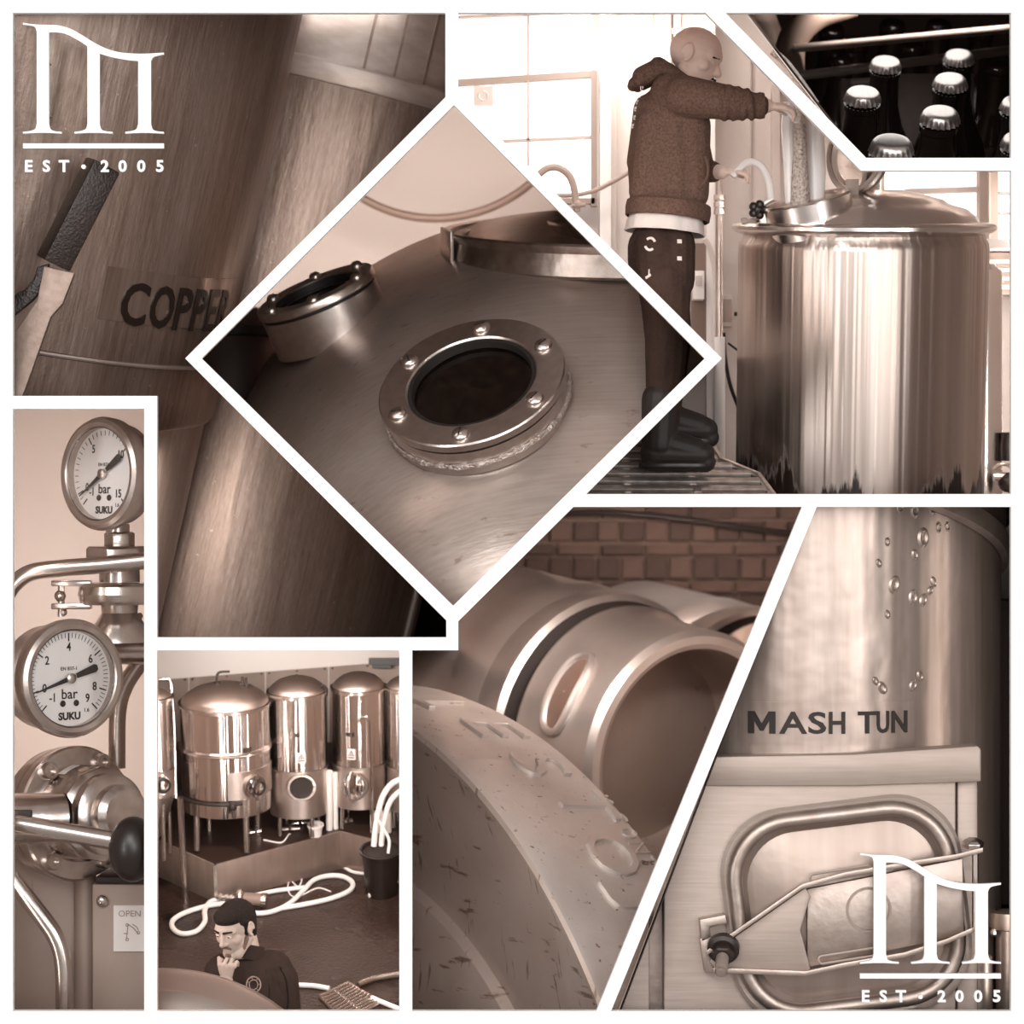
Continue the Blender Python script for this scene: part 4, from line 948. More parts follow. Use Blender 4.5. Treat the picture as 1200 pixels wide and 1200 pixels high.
build(B().tube(catmull([P(6, 1018, 90), P(22, 1040, 90), P(48, 1073, 90), P(64, 1096, 90), P(72, 1118, 90), P(75, 1145, 90), P(75, 1196, 90)], 8), 10.5, 16), 'tube', m_pipe5, pp, clip=C5)
# valve
Mv = lookmat(P(92, 953, 190), (.70, -.70, .06)); k = 1 + 150 / D
vl = thing('ball_valve', 'large stepped round steel valve below the lower gauge', 'valve', Mv)
q = 80 * k
build(B().lathe([(0, -46), (q * .94, -46), (q * .96, -42), (q * .96, -26), (q * .90, -24)], 64), 'rear_flange', m_fit, vl, clip=C5)
build(B().lathe([(q * .9, -24), (q * .98, -22), (q, -19), (q, -3), (q * .97, 0), (q * .72, 1), (q * .70, 4)], 64), 'front_flange', m_fit, vl, clip=C5)
build(B().lathe([(q * .72, 0), (q * .70, 20), (q * .66, 26), (q * .66, 40), (q * .70, 42), (q * .70, 50), (q * .60, 56)], 12), 'collar', m_fit, vl, clip=C5, bev=1)
build(B().lathe([(q * .6, 50), (q * .6, 70), (q * .52, 76), (q * .44, 78), (q * .44, 92), (q * .36, 100), (0, 102)], 48), 'cap', m_fit, vl, clip=C5)
lb = B().patch(q * .73, 1.75, 2.15, 8, 22, .6, 4); build(lb, 'paper_label', m_dial, vl)
for a in (128, 232, 300, 60):
    mb = T(q * .84 * math.cos(math.radians(a)), q * .84 * math.sin(math.radians(a)), 0)
    bo = build(B().lathe([(q * .13, 0), (q * .13, 7), (q * .115, 9), (q * .07, 9), (q * .065, 4), (0, 4)], 20, mb), 'socket_bolt', m_bolt, vl, clip=C5)
build(B().cyl((q * -.95, 8, -60), (q * -.95, 8, -18), 10, seg=6), 'side_bolt', m_bolt, vl, clip=C5)
vh = thing('lever_handle', 'steel valve lever with black ball knob across the valve', 'lever')
build(B().cyl(P(2, 960, 80), P(72, 958, 116), 31, 30, seg=40), 'socket', m_fit, vh, clip=C5, angle=40)
build(B().cyl(P(72, 958, 116), P(78, 958, 120), 30, 22, seg=40), 'socket_end', m_fit, vh, clip=C5)
build(B().box(P(20, 962, 52), (36, 8, 26)), 'slot', m_ink, vh, clip=C5, bev=2)
build(B().cyl(P(18, 965, 46), P(150, 988, 46), 11.5, seg=28), 'lever_rod', m_pipe5, vh, clip=C5)
build(B().sph(P(156, 995, 42), (29, 30, 39), 32), 'ball_knob', m_black, vh, clip=C5)
# cabinet below
m_cab = mat('cabinet_paint', 0.26, 0.5, 0.2, tex=[((2, 2, 2), 0.15, 4), ((20, 60, 6), -0.25, 4, 0.68)], bump=[((10, 10, 10), 0.1, 0.01)])
cb = thing('control_cabinet', 'worn metal cabinet with an OPEN sticker under the valve', 'cabinet')
build(qbox(B(), 0, 1004, 102, 1200, 250, 330), 'rear_panel', m_cab, cb, clip=C5, bev=3)
build(B().cyl(P(100, 1010, 235), P(100, 1200, 235), 14, seg=24), 'rounded_post', m_cab, cb, clip=C5)
build(qbox(B(), 108, 1036, 190, 1200, 190, 320), 'front_panel', m_cab, cb, clip=C5, bev=2)
build(qbox(B(), 112, 1028, 190, 1036, 186, 320), 'top_edge', m_ink, cb, clip=C5, bev=1)
build(B().sph(P(120, 1056, 188), (8, 6, 8), 16).box(P(120, 1056, 182), (10, 3, 2)), 'panel_screw', m_fit, cb)
stk = build(qbox(B(), 133, 1061, 180, 1115, 187, 189), 'sticker', m_dial, cb, clip=C5)
c = P(152, 1071, 186)
vs, fs = text('OPEN', 11, .15, .0); build(B().add([(c.x + v.x, c.y - v.z, c.z + v.y) for v in vs], fs), 'print', m_bars, stk)
for pts in ([(150, 1083), (149, 1092), (148, 1101)], [(150, 1083), (157, 1088), (162, 1094)], [(155, 1083), (160, 1086), (162, 1090)], [(145, 1094), (150, 1094)]):
    build(B().tube([P(x, y, 186.4) for x, y in pts], .6, 5), 'print', m_bars, stk)
for x, y in ((149, 1084), (149, 1101), (162, 1093)): build(B().lathe([(1.2, -.4), (2.2, -.4), (2.2, .4), (1.2, .4)], 12, lookmat(P(x, y, 186.4), (0, -1, 0))), 'print', m_bars, stk)
# ================================================================ 6: brewery floor from above, lower left
m_wall6 = mat('plaster_wall', 0.72, 0.8, tex=[((1, 1, 1), 0.12, 4)])
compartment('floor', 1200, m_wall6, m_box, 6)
C6 = CL['floor']
m_floor = mat('wet_floor', 0.020, 0.30, 0.0, tex=[((1.6, 1.6, 1.6), 0.55, 5), ((40, 40, 40), 0.5, 3), ((2.2, 3.0, 2), -0.75, 5, 0.58)], bump=[((60, 60, 60), 0.4, 0.01)], rtex=((2.0, 2.0, 2.0), 0.7))
m_plin = mat('plinth_sheet', 0.24, 0.42, 0.6, tex=[((3, 3, 3), 0.25, 5), ((30, 30, 4), 0.15, 3)])
m_plint = mat('plinth_top', 0.02, 0.35, 0.0, tex=[((3, 3, 3), 0.5, 4)])
m_t6 = mat('fermenter_steel', 0.66, 0.16, 1.0, tex=[((8, 8, 0.1), 0.25, 4)], bump=[((8, 8, 0.15), 1.0, 0.05, 2), ((22, 22, 0.3), 0.45, 0.02, 2)])
m_t6l = mat('fermenter_lid', 0.42, 0.42, 1.0, tex=[((5, 5, 5), 0.2, 4)], bump=[((8, 8, 8), 0.1, 0.01)])
m_t6p = mat('fermenter_panel', 0.50, 0.38, 1.0, tex=[((8, 8, 8), 0.25, 4)], bump=[((14, 14, 14), 0.12, 0.01)])
m_splash = mat('splashback_sheet', 0.26, 0.5, 0.35, tex=[((1.5, 1.5, 1.5), 0.2, 3)], bump=[((1.8, 1.8, 1.8), 0.5, 0.05)])
m_whose = mat('white_hose', 0.75, 0.4)
m_leg = mat('leg_steel', 0.62, 0.25, 1.0)
M6 = T(P(326, 1185, 300)) @ R('X', 20)
def fl(px, py, z=0.0): return hit_plane(M6, px, py, z)
def hgt(base, py):
    a = proj(M6 @ base)[1]; c = proj(M6 @ (base + Vector((0, 0, 10))))[1]; return 10 * (a - py) / (a - c)
build(B().add([(-420, -80, -6), (420, -80, -6), (420, 700, -6), (-420, 700, -6), (-420, -80, 0), (420, -80, 0), (420, 700, 0), (-420, 700, 0)], [(4, 5, 6, 7), (0, 3, 2, 1), (0, 1, 5, 4), (1, 2, 6, 5), (2, 3, 7, 6), (3, 0, 4, 7)]), 'floor', m_floor, M=M6, kind='structure', clip=C6)
A_, B_, C_, D_ = fl(150, 1010), fl(254, 1057), fl(400, 1017), fl(490, 1040)
hp_ = hgt(B_, 1014)
pl = thing('plinth', 'low sheet metal plinth carrying the row of tanks', 'plinth', M6)
ctop = fl(400, 976, hp_)
poly = [(A_.x, A_.y), (B_.x, B_.y), (C_.x, C_.y), (D_.x, D_.y), (420, 690), (-420, 690)]
build(B().prismz(poly, 0, hp_ - 1), 'core', m_plin, pl, clip=C6)
build(B().prismz(poly, hp_ - 1, hp_), 'top_sheet', m_plint, pl, clip=C6)
for a, c, nm in ((A_, B_, 'side_sheet'), (B_, C_, 'front_sheet'), (C_, D_, 'corner_sheet')):
    dr = (c - a); L_ = dr.length; an = math.atan2(dr.y, dr.x)
    build(B().box((L_ / 2, -1.5, hp_ / 2 + 1), (L_ - 2, 3, hp_ + 2), T(a.x, a.y, 0) @ Matrix.Rotation(an, 4, 'Z')), nm, m_plin, pl, clip=C6, bev=.6)
build(B().box((0, 0, hp_ / 2), (5, 5, hp_ + 3), T(B_.x, B_.y, 0)), 'corner_strip', m_leg, pl)
# wall sheets
ws = thing('splashback', 'row of joined metal wall sheets behind the tanks', 'panel')
xs = [176, 221, 311, 385, 476]
for i in range(4):
    x0, x1 = xs[i] + .6, xs[i + 1] - .6; t = lambda x: 797 - (x - 184) * .077
    a = [P(x0, t(x0), 1000), P(x1, t(x1), 1000), P(x1, 965, 1000), P(x0, 965, 1000)]
    build(B().prism([(p.x, p.z) for p in a], 1000, 1004), 'sheet', m_splash, ws, clip=C6)
    for x in (x0 + 4, (x0 + x1) / 2, x1 - 4): build(B().sph(P(x, t(x) + 2, 999), 1.6, 8), 'rivet', m_ink, ws)
build(B().box(P(455, 775, 990), (60, 20, 10)).box(P(448, 781, 985), (30, 24, 5), None), 'wall_bracket', m_black, clip=C6, label='black bracket fixed high on the wall at the right', cat='bracket')
# tanks
def legs(root, n, r, z1, z0, rad, a0):
    for i in range(n):
        a = a0 + 2 * PI * i / n; build(B().cyl((r * math.cos(a), r * math.sin(a), z0), (r * math.cos(a) * .98, r * math.sin(a) * .98, z1), rad, seg=12), 'leg', m_leg, root, clip=C6)
def tank6(cx, cb, rpx, yb, yr, yt, label, name='fermenter_tank', split=None, nl=4, lid=1.0, cone=False, zbase=None):
    zb_ = hp_ if zbase is None else zbase
    base = fl(cx, cb, zb_); kk = (M6 @ base).y / D + 1; r = rpx * kk
    Mt = M6 @ T(base) @ R('X', -9); t = thing(name, label, 'tank', Mt)
    pa, pb_ = proj(Mt @ Vector((0, 0, 0)))[1], proj(Mt @ Vector((0, 0, 10)))[1]
    H = lambda y: 10 * (pa - y) / (pa - pb_)
    z0, z1, z2 = H(yb), H(yr), H(yt)
    zsp = H(split) if split else z0
    if cone: build(B().lathe([(r, z0), (r * .35, z0 * .35), (r * .2, z0 * .3), (0, z0 * .3)], 56), 'cone', m_t6p, t, clip=C6)
    else: build(B().lathe([(0, z0 - r * .16), (r * .6, z0 - r * .13), (r * .9, z0 - r * .04), (r, z0 + 4)], 56), 'underside', m_t6p, t, clip=C6)
    if split: build(B().lathe([(r, z0), (r, zsp), (r + 1.2, zsp + 1), (r + 1.2, zsp + 3)], 56), 'lower_shell', m_t6p, t, clip=C6)
    build(B().lathe([(r, zsp if split else z0), (r, z1 - 2)], 72), 'shell', m_t6, t, clip=C6)
    build(B().lathe([(r - 1, z1 - 4), (r + 2.5, z1 - 2), (r + 2.5, z1 + 2), (r - 2, z1 + 3)], 56), 'rim', m_leg, t, clip=C6)
    hl_ = (z2 - z1) * lid
    build(B().lathe([(r - 1, z1 + 1), (r * .97, z1 + hl_ * .18), (r * .88, z1 + hl_ * .42), (r * .66, z1 + hl_ * .74), (r * .38, z1 + hl_ * .94), (0, z1 + hl_)], 56), 'lid', m_t6l, t, clip=C6)
    legs(t, nl, r * .8, z0 + 2, 0, max(3.2, r * .075), PI * .21)
    return t, Mt, r, z0, z1, z2
t1, Mt1, r1_, z0_, z1_, z2_ = tank6(267, 988, 52, 944, 825, 803, 'largest polished tank with oval door, left of the row')
zb1 = hit_cyl(Mt1, r1_, 266, 887)[1]
build(B().lathe([(r1_, zb1 - 4), (r1_ + 2.5, zb1 - 2), (r1_ + 1, zb1), (r1_ + 2.5, zb1 + 2), (r1_, zb1 + 4)], 72), 'band', m_leg, t1, clip=C6)
zb2 = hit_cyl(Mt1, r1_, 290, 940)[1]
build(B().tube([((r1_ + 3) * math.cos(a), (r1_ + 3) * math.sin(a), zb2) for a in [PI * 1.02 + PI * .62 * i / 24 for i in range(25)]], 2.6, 8), 'wrap_pipe', m_ink, t1, clip=C6)
aw, zw = hit_cyl(Mt1, r1_, 272, 944)
build(B().sph(((r1_ + 6) * math.cos(aw), (r1_ + 6) * math.sin(aw), zw), (6, 6, 7), 10).cyl(((r1_ + 6) * math.cos(aw), (r1_ + 6) * math.sin(aw), zw), ((r1_ + 12) * math.cos(aw), (r1_ + 12) * math.sin(aw), zw - 14), 2.4, seg=8), 'tap', m_ink, t1)
def door6(t, Mt, r, px, py, rx, ry, is_open=False, bar=False):
    a, z = hit_cyl(Mt, r, px, py); n = Vector((math.cos(a), math.sin(a), 0)); p = n * (r + .5) + Vector((0, 0, z))
    md = lookmat(p, n)
    a_, _ = hit_cyl(Mt, r, px - 22, py); 
    dr_ = build(B().lathe([(.80, 0), (.84, 5), (1.0, 5), (1.06, 1), (1.06, -8)], 40, md @ SCL(rx, ry, 1)), 'door_ring', m_leg, t)
    if is_open: build(B().lathe([(0, 1), (.82, 1)], 40, md @ SCL(rx, ry, 1)), 'opening', m_ink, t)
    else:
        build(B().lathe([(0, 4), (.5, 3), (.82, 1)], 40, md @ SCL(rx, ry, 1)), 'door', m_t6, t)
        if bar: build(B().tube(catmull([md @ Vector((-4, ry * 1.1, 5)), md @ Vector((-7, ry * .5, 12)), md @ Vector((-7, -ry * .5, 12)), md @ Vector((-2, -ry * 1.1, 5))], 5), 2.6, 8), 'door_bar', m_leg, t)
        else:
            build(B().box((0, 0, 8), (4, ry * 2.4, 4), md), 'door_bar', m_leg, t)
            build(B().tube([md @ Vector((9 * math.cos(b_), 9 * math.sin(b_), 13)) for b_ in [2 * PI * i / 20 for i in range(20)]], 2, 6, closed=True), 'hand_wheel', m_ink, t)
a, z = hit_cyl(Mt1, r1_, 267, 925); a1, _ = hit_cyl(Mt1, r1_, 318, 925); zt_ = hit_cyl(Mt1, r1_, 290, 904)[1]; zl_ = hit_cyl(Mt1, r1_, 290, 936)[1]
build(B().patch(r1_, a, a1, zl_, zt_, 1.2, 12), 'door_panel', m_t6p, t1)
door6(t1, Mt1, r1_, 297, 921, 17, 16)
build(B().tube(catmull([(-10, 0, z2_ - 3), (-10, 0, z2_ + 10), (-6, 0, z2_ + 16), (8, 0, z2_ + 17)], 5), 1.8, 8).cyl((-10, 0, z2_ - 4), (-10, 0, z2_ + 2), 4, seg=10), 'vent_hook', m_ink, t1)
build(B().cyl((26, -4, z2_ - 8), (26, -4, z2_ + 10), 2, seg=8).cyl((31, -4, z2_ - 8), (31, -4, z2_ + 9), 1.6, seg=8).cyl((22, -4, z2_), (36, -4, z2_), 1.2, seg=6), 'vent_cross', m_ink, t1)
def sign6(t, Mt, r, px, py, w_, h_):
    a, z = hit_cyl(Mt, r, px, py); n = Vector((math.cos(a), math.sin(a), 0)); md = lookmat(n * (r + 1) + Vector((0, 0, z)), n)
    s_ = build(B().box((0, 0, 0), (w_, h_, 1), md), 'sign_plate', m_dial, t)
    build(B().prismz([(-w_ * .42, -h_ * .12), (w_ * .42, -h_ * .12), (0, h_ * .44)], .5, 1.0, md), 'triangle', m_ink, s_)
    build(B().prismz([(-w_ * .26, -h_ * .05), (w_ * .26, -h_ * .05), (0, h_ * .28)], 1.0, 1.3, md), 'triangle_field', m_dial, s_)
    build(B().box((0, h_ * .06, 1.4), (1.2, h_ * .22, .4), md), 'mark', m_ink, s_); build(B().box((0, -h_ * .3, .7), (w_ * .8, h_ * .12, .4), md), 'text_line', m_ink, s_)
def lab6(t, Mt, r, px, py, s_, size):
    a, z = hit_cyl(Mt, r, px, py); n = Vector((math.cos(a), math.sin(a), 0)); md = lookmat(n * (r + .8) + Vector((0, 0, z)), n)
    vs, fs = text(s_, size, .3, .2); build(B().add(vs, fs, md), 'lettering', m_ink, t)
lab6(t1, Mt1, r1_, 290, 879, 'BBT', 8)
t2, Mt2, r2_, a0_, b0_, c0_ = tank6(351, 974, 34, 950, 812, 795, 'polished tank with open round hatch and warning sign, middle of the row', split=898)
door6(t2, Mt2, r2_, 353, 922, 20, 19, True); sign6(t2, Mt2, r2_, 353, 888, 12, 14); lab6(t2, Mt2, r2_, 351, 862, 'SS 1', 8)
for dx in (-14, 12): build(B().tube([(dx + 5 * math.cos(q_), -10 + 5 * math.sin(q_), c0_ - 6) for q_ in [2 * PI * i / 14 for i in range(14)]], 1.6, 6, closed=True), 'lid_port', m_ink, t2)
build(B().sph((0, 0, c0_ + 1), 2.6, 8), 'vent_cap', m_ink, t2)
build(B().tube(catmull([(r2_ * .8, -10, b0_ + 2), (r2_ * .85, -12, b0_ + 12), (r2_ * 1.0, -12, b0_ + 9), (r2_ * 1.03, -8, b0_ - 4)], 5), 1.8, 6), 'side_pipe', m_ink, t2)
t3, Mt3, r3_, a3_, b3_, c3_ = tank6(422, 966, 31, 940, 807, 790, 'polished tank with closed hatch and curved handle, right of the row', split=894)
door6(t3, Mt3, r3_, 416, 921, 18, 20, False, True); sign6(t3, Mt3, r3_, 412, 884, 11, 15); lab6(t3, Mt3, r3_, 410, 861, 'SS 2', 7)
build(B().tube([(4 + 6 * math.cos(q_), -8 + 6 * math.sin(q_), c3_ - 4) for q_ in [2 * PI * i / 14 for i in range(14)]], 1.8, 6, closed=True), 'lid_port', m_ink, t3)
t4, Mt4, r4_, a4_, b4_, c4_ = tank6(476, 966, 22, 946, 807, 794, 'narrow tank cut off at the right side of the row', split=898)
t0, Mt0, r0_, a00, b00, c00 = tank6(183, 1003, 24, 930, 819, 809, 'cone bottomed tank cut off at the left side of the row', cone=True, split=902)
door6(t0, Mt0, r0_, 188, 918, 11, 12)
# stand pipes
sp = thing('stand_pipe', 'thin hooked pipe rising beside the left tank', 'pipe')
build(B().tube([P(176, 797, 560), P(198, 796, 560), P(200, 800, 560), P(204, 850, 560), P(206, 935, 560)], 2.4, 8), 'pipe', m_leg, sp, clip=C6)
pbase = fl(217, 1053); ptop = pbase + Vector((0, 0, hgt(pbase, 936)))
build(B().cyl(pbase, ptop, 4.6, seg=14), 'steel_post', m_leg, M=M6, label='pale round steel post standing on the floor at the left', cat='post')
pbase = fl(437, 985, hp_)
build(B().tube([pbase, pbase + Vector((0, 0, 185)), pbase + Vector((-4, 0, 192)), pbase + Vector((-14, 0, 192)), pbase + Vector((-16, 0, 182))], 2.0, 8), 'stand_pipe', m_leg, M=M6, label='thin hooked pipe in front of the right tank', cat='pipe')
build(B().cyl((0, 0, 0), (2, 0, 92), 5, seg=12).cyl((9, 3, 0), (10, 3, 88), 3.6, seg=10), 'hose_stand', m_whose, M=M6 @ T(fl(386, 972, hp_)), label='pale pair of upright tubes between the two right tanks', cat='tube')
# bucket
def bucket(M, r0, r1, h, m, label, rimr, inside):
    t = thing('bucket', label, 'bucket', M)
    build(B().lathe([(0, 0), (r0, 0), (r1, h), (r1 + rimr, h), (r1 + rimr, h - 3), (r1 + rimr * .4, h - 4)], 36), 'shell', m, t, clip=C6)
    build(B().lathe([(r1 - 1, h), (r1 - 2, h - 4), (0, h - 5)], 36), 'contents', inside, t, clip=C6)
    return t
t = bucket(M6 @ T(fl(370, 980, hp_)), 8.5, 10.5, 19, m_plast, 'small white bucket on the plinth edge', 1.2, m_wall6)
build(B().tube([(11.5 * math.cos(a), 4 - 9 * math.sin(a), 18 - 6 * math.sin(a)) for a in [PI * i / 12 for i in range(13)]], .7, 6), 'bail', m_leg, t)
k6 = 1.18
bucket(M6 @ T(fl(447, 1046)), 22, 27, 68, m_black, 'tall black tub with hoses at the right edge', 3, m_ink)
jb = thing('jerrycan', 'pale translucent jerrycan behind the black tub', 'canister', M6 @ T(fl(447, 990, hp_ * .6)))
build(B().box((0, 0, 26), (30, 18, 52)), 'body', m_wall6, jb, bev=4, clip=C6, segs=3); build(B().cyl((8, 0, 52), (8, 0, 58), 5, seg=12), 'cap', m_black, jb)
def fhose(pts, r, label, m=None, z=None, name='hose'):
    q_ = [fl(x, y) + Vector((0, 0, r)) for x, y in pts]
    return build(B().tube(catmull(q_, 8), r, 10), name, m or m_whose, M=M6, clip=C6, label=label, cat='hose')
fhose([(258, 1056), (246, 1060), (240, 1070), (240, 1083), (230, 1094), (214, 1097), (203, 1091), (203, 1081), (218, 1072), (245, 1064), (268, 1061)], 3.6, 'white hose curling left of the pump')
fhose([(290, 1071), (305, 1073), (322, 1070), (340, 1061), (356, 1046), (368, 1034), (385, 1029), (402, 1030), (413, 1037), (410, 1046), (390, 1055), (360, 1062), (330, 1067)], 3.6, 'white hose looping on the floor right of the pump')
fhose([(296, 1052), (325, 1046), (360, 1042)], 3.2, 'straight white hose along the plinth front')
fhose([(400, 1015), (412, 1023), (430, 1026)], 2.4, 'short white hose end by the plinth corner')
fhose([(432, 1052), (448, 1048), (462, 1038), (474, 1022)], 3.6, 'white hose bending around the black tub')
fhose([(349, 1157), (368, 1158), (386, 1161)], 3.4, 'short straight white hose beside the drain grate')
fhose([(420, 1157), (440, 1150), (474, 1144)], 4.2, 'grey hose leading to the drain grate from the right', m_leg)
fhose([(436, 1172), (455, 1180), (480, 1190)], 3.4, 'white hose end lying across the drain grate')
def ahose(pts, r, m, label, d): return build(B().tube(catmull([P(x, y, d) for x, y in pts], 8), r, 10), 'hose', m, clip=C6, label=label, cat='hose')
ahose([(438, 992), (441, 965), (448, 935), (460, 918), (476, 912)], 4.2, m_whose, 'pale hose arching up over the jerrycan', 590)
ahose([(446, 998), (449, 970), (456, 942), (468, 928), (480, 924)], 4.0, m_whose, 'second pale hose arching beside the first above the tub', 596)
ahose([(455, 1000), (456, 985), (450, 972), (444, 962)], 2.2, m_whose, 'thin white hose dipping into the black tub', 560)
# cable on the plinth and the floor
pc = [fl(x, y, hp_) for x, y in ((309, 985), (330, 988), (340, 978))] ; pf_ = [fl(344, 1014), fl(342, 1030), fl(350, 1038), fl(354, 1028), fl(346, 1022), fl(338, 1035), fl(340, 1047), fl(350, 1050), fl(372, 1040), fl(388, 1044)]
build(B().tube(catmull([p_ + Vector((0, 0, 1)) for p_ in pc] + [Vector((p_.x, p_.y - 3, hp_ * .4)) for p_ in [fl(343, 1012)]] + [p_ + Vector((0, -4, 1)) for p_ in pf_], 6), 1.1, 6), 'power_cable', m_wall6, M=M6, label='thin tangled cable hanging over the plinth front', cat='cable', clip=C6)
# fittings lying under the tanks
for i, (x, y, l_) in enumerate(((340, 975, 26), (352, 968, 20), (300, 978, 14), (408, 966, 12))):
    b0 = fl(x, y, hp_); build(B().cyl(b0 + Vector((-l_ / 2, 0, 4)), b0 + Vector((l_ / 2, 4, 4)), 3.4, seg=10).cyl(b0 + Vector((0, 0, 4)), b0 + Vector((0, 0, 12)), 2.6, seg=8).cyl(b0 + Vector((-l_ / 2 - 2, 0, 4)), b0 + Vector((-l_ / 2 + 2, 0, 4)), 5, seg=10), 'pipe_fitting', m_leg, M=M6, label=('steel valve fitting lying under the middle tank', 'steel pipe piece lying behind the white bucket', 'small bright tee fitting lying left of the middle tank', 'steel fitting lying under the right tank')[i], cat='fitting')
# pump
pb = fl(285, 1062)
pu = thing('transfer_pump', 'small silver transfer pump on the floor above the kneeling man', 'pump', M6 @ T(pb) @ R('Z', -8))
build(B().cyl((2, 0, 12), (30, 0, 12), 9, seg=20), 'motor', mat('pump_red', 0.16, 0.4), pu); build(B().cyl((27, 0, 12), (34, 0, 12), 10, seg=20), 'fan_cover', m_leg, pu)
build(B().sph((-4, 0, 14), (8, 11, 12), 16), 'head', m_leg, pu); build(B().cyl((-34, 0, 12), (-8, 0, 12), 4, seg=12), 'inlet', m_leg, pu)
for x in (-30, -22, -15): build(B().cyl((x - 1.5, 0, 12), (x + 1.5, 0, 12), 6.5, seg=14), 'clamp', m_leg, pu)
build(B().box((14, 0, 2), (26, 14, 4)), 'foot', m_ink, pu, bev=.8)
# drain grate
ga, gb_, gc, gd = fl(374, 1169), fl(408, 1153), fl(446, 1176), fl(404, 1200)
gr = thing('drain_grate', 'slatted metal drain grate set in the floor at lower right', 'grate', M6)
n_ = 11
for i in range(n_):
    t_ = (i + .5) / n_; a = ga.lerp(gd, t_); c = gb_.lerp(gc, t_)
    build(B().tube([a + Vector((0, 0, 3)), c + Vector((0, 0, 3))], 2.0, 6), 'slat', m_leg, gr, clip=C6)
for a, c in ((ga, gb_), (gb_, gc), (gc, gd), (gd, ga), (ga.lerp(gb_, .5), gd.lerp(gc, .5))): build(B().tube([a + Vector((0, 0, 2)), c + Vector((0, 0, 2))], 2.0, 6), 'frame_bar', m_leg, gr, clip=C6)
build(B().prismz([(p_.x, p_.y) for p_ in (ga, gb_, gc, gd)], .3, .8), 'pit', m_ink, gr, clip=C6)
# ---- kneeling man with hand at chin
m_jack = mat('dark_jacket', 0.013, 0.8, tex=[((5, 5, 5), 0.5, 4)], bump=[((10, 10, 6), 0.5, 0.03)], spec=0.2)
m_hair = mat('short_dark_hair', 0.006, 0.7, bump=[((120, 120, 120), 0.8, 0.01)], spec=0.2)
m_skin2 = mat('skin_cool', 0.32, 0.5, tex=[((8, 8, 8), 0.08, 3)], spec=0.3)
MM = T(P(290, 1185, 240)) @ SCL(1 + 240 / D)
mn = thing('person', 'person with short dark hair and dark jacket, hand held at the chin', 'person', MM)
def pm(px, py, y=0): return Vector((px - 290, y, 1185 - py))
Mh = T(pm(276, 1085, -6)) @ R('Z', 236) @ R('Y', 20) @ SCL(.84)
hb_ = B()
hb_.sph((-3, 0, 7), (31, 25.5, 28), 24, Mh); hb_.sph((8, 0, -10), (21, 20, 27), 20, Mh); hb_.sph((19, 0, 6), (10, 19, 9), 16, Mh)
hb_.cap((27, 0, 1), (33, 0, -11), 3.0, 4.4, M=Mh); hb_.sph((29.5, -3.5, -12), (4, 3.4, 3), 10, Mh); hb_.sph((29.5, 3.5, -12), (4, 3.4, 3), 10, Mh); hb_.sph((31, 0, -12), (5, 4, 3.6), 10, Mh)
hb_.sph((24.5, 0, -21.5), (5, 9, 2.4), 12, Mh); hb_.sph((24, 0, -25.5), (5, 8, 2.8), 12, Mh); hb_.sph((19, 0, -34), (9, 12, 7), 14, Mh)
for sy in (-1, 1):
    hb_.sph((17, sy * 13, -9), (8, 8, 9), 12, Mh); hb_.cap((-4, sy * 17, -16), (16, sy * 9, -33), 7.5, 8, M=Mh); hb_.cap((27, sy * 5, 5.5), (22, sy * 16, 4), 3, 3, M=Mh)
    for i in range(10):
        a = math.radians(-100 + i * 28); a2_ = math.radians(-100 + (i + 1) * 28)
        hb_.cap((-3 + 6 * math.sin(a), sy * 26, 9.5 * math.cos(a) - 2), (-3 + 6 * math.sin(a2_), sy * 26, 9.5 * math.cos(a2_) - 2), 2.0, 2.0, 8, Mh)
    hb_.sph((-3, sy * 24, -2), (5, 3, 8), 12, Mh)
hb_.cap(pm(288, 1130, 10), pm(284, 1100, 4), 19, 17)
hb_.cap(pm(266, 1150, 4), pm(318, 1148, 14), 20, 20); hb_.cap(pm(290, 1150, 10), pm(290, 1200, 6), 30, 28)
WRm = pm(271, 1141, -47); ELm = pm(264, 1192, -38); hb_.cap(pm(262, 1150, 0), ELm, 13, 11); hb_.cap(ELm, WRm, 10, 7.5)
hb_.cap(pm(330, 1150, 14), pm(336, 1205, 4), 14, 12)
hand(hb_, WRm, (.02, -.12, 1), (-.3, -1, -.1), 40, (52, 70, 45), 1, 2.6)
build(blob(hb_, 1.05, 3), 'body', m_skin2, mn, angle=180)
hr = B()
hr.sph((-6, 0, 10.5), (31, 27, 27), 24, Mh); hr.sph((10, 0, 20), (18, 22, 14), 18, Mh)
for sy in (-1, 1): hr.cap((2, sy * 23.5, 10), (4, sy * 22.5, -6), 4.5, 3, M=Mh); hr.cap((-14, sy * 18, 4), (-14, sy * 16, -14), 9, 7, M=Mh)
build(blob(hr, 1.3, 3), 'hair', m_hair, mn, angle=180)
be = B(); 
for sy in (-1, 1): be.cap((4, sy * 19.5, -14), (14, sy * 12.5, -34), 4.0, 4.5, M=Mh); be.cap((14, sy * 12.5, -34), (22, 0, -37.5), 4.2, 4.4, M=Mh); be.cap((29.5, sy * 1, -17.5), (27, sy * 8, -20), 1.7, 1.4, M=Mh)
be.cap((27, -3, -31), (27, 3, -31), 2.2, 2.2, M=Mh)
m_beard = mat('stubble', 0.10, 0.9, spec=0.1)
build(be, 'beard', m_beard, mn, angle=60)
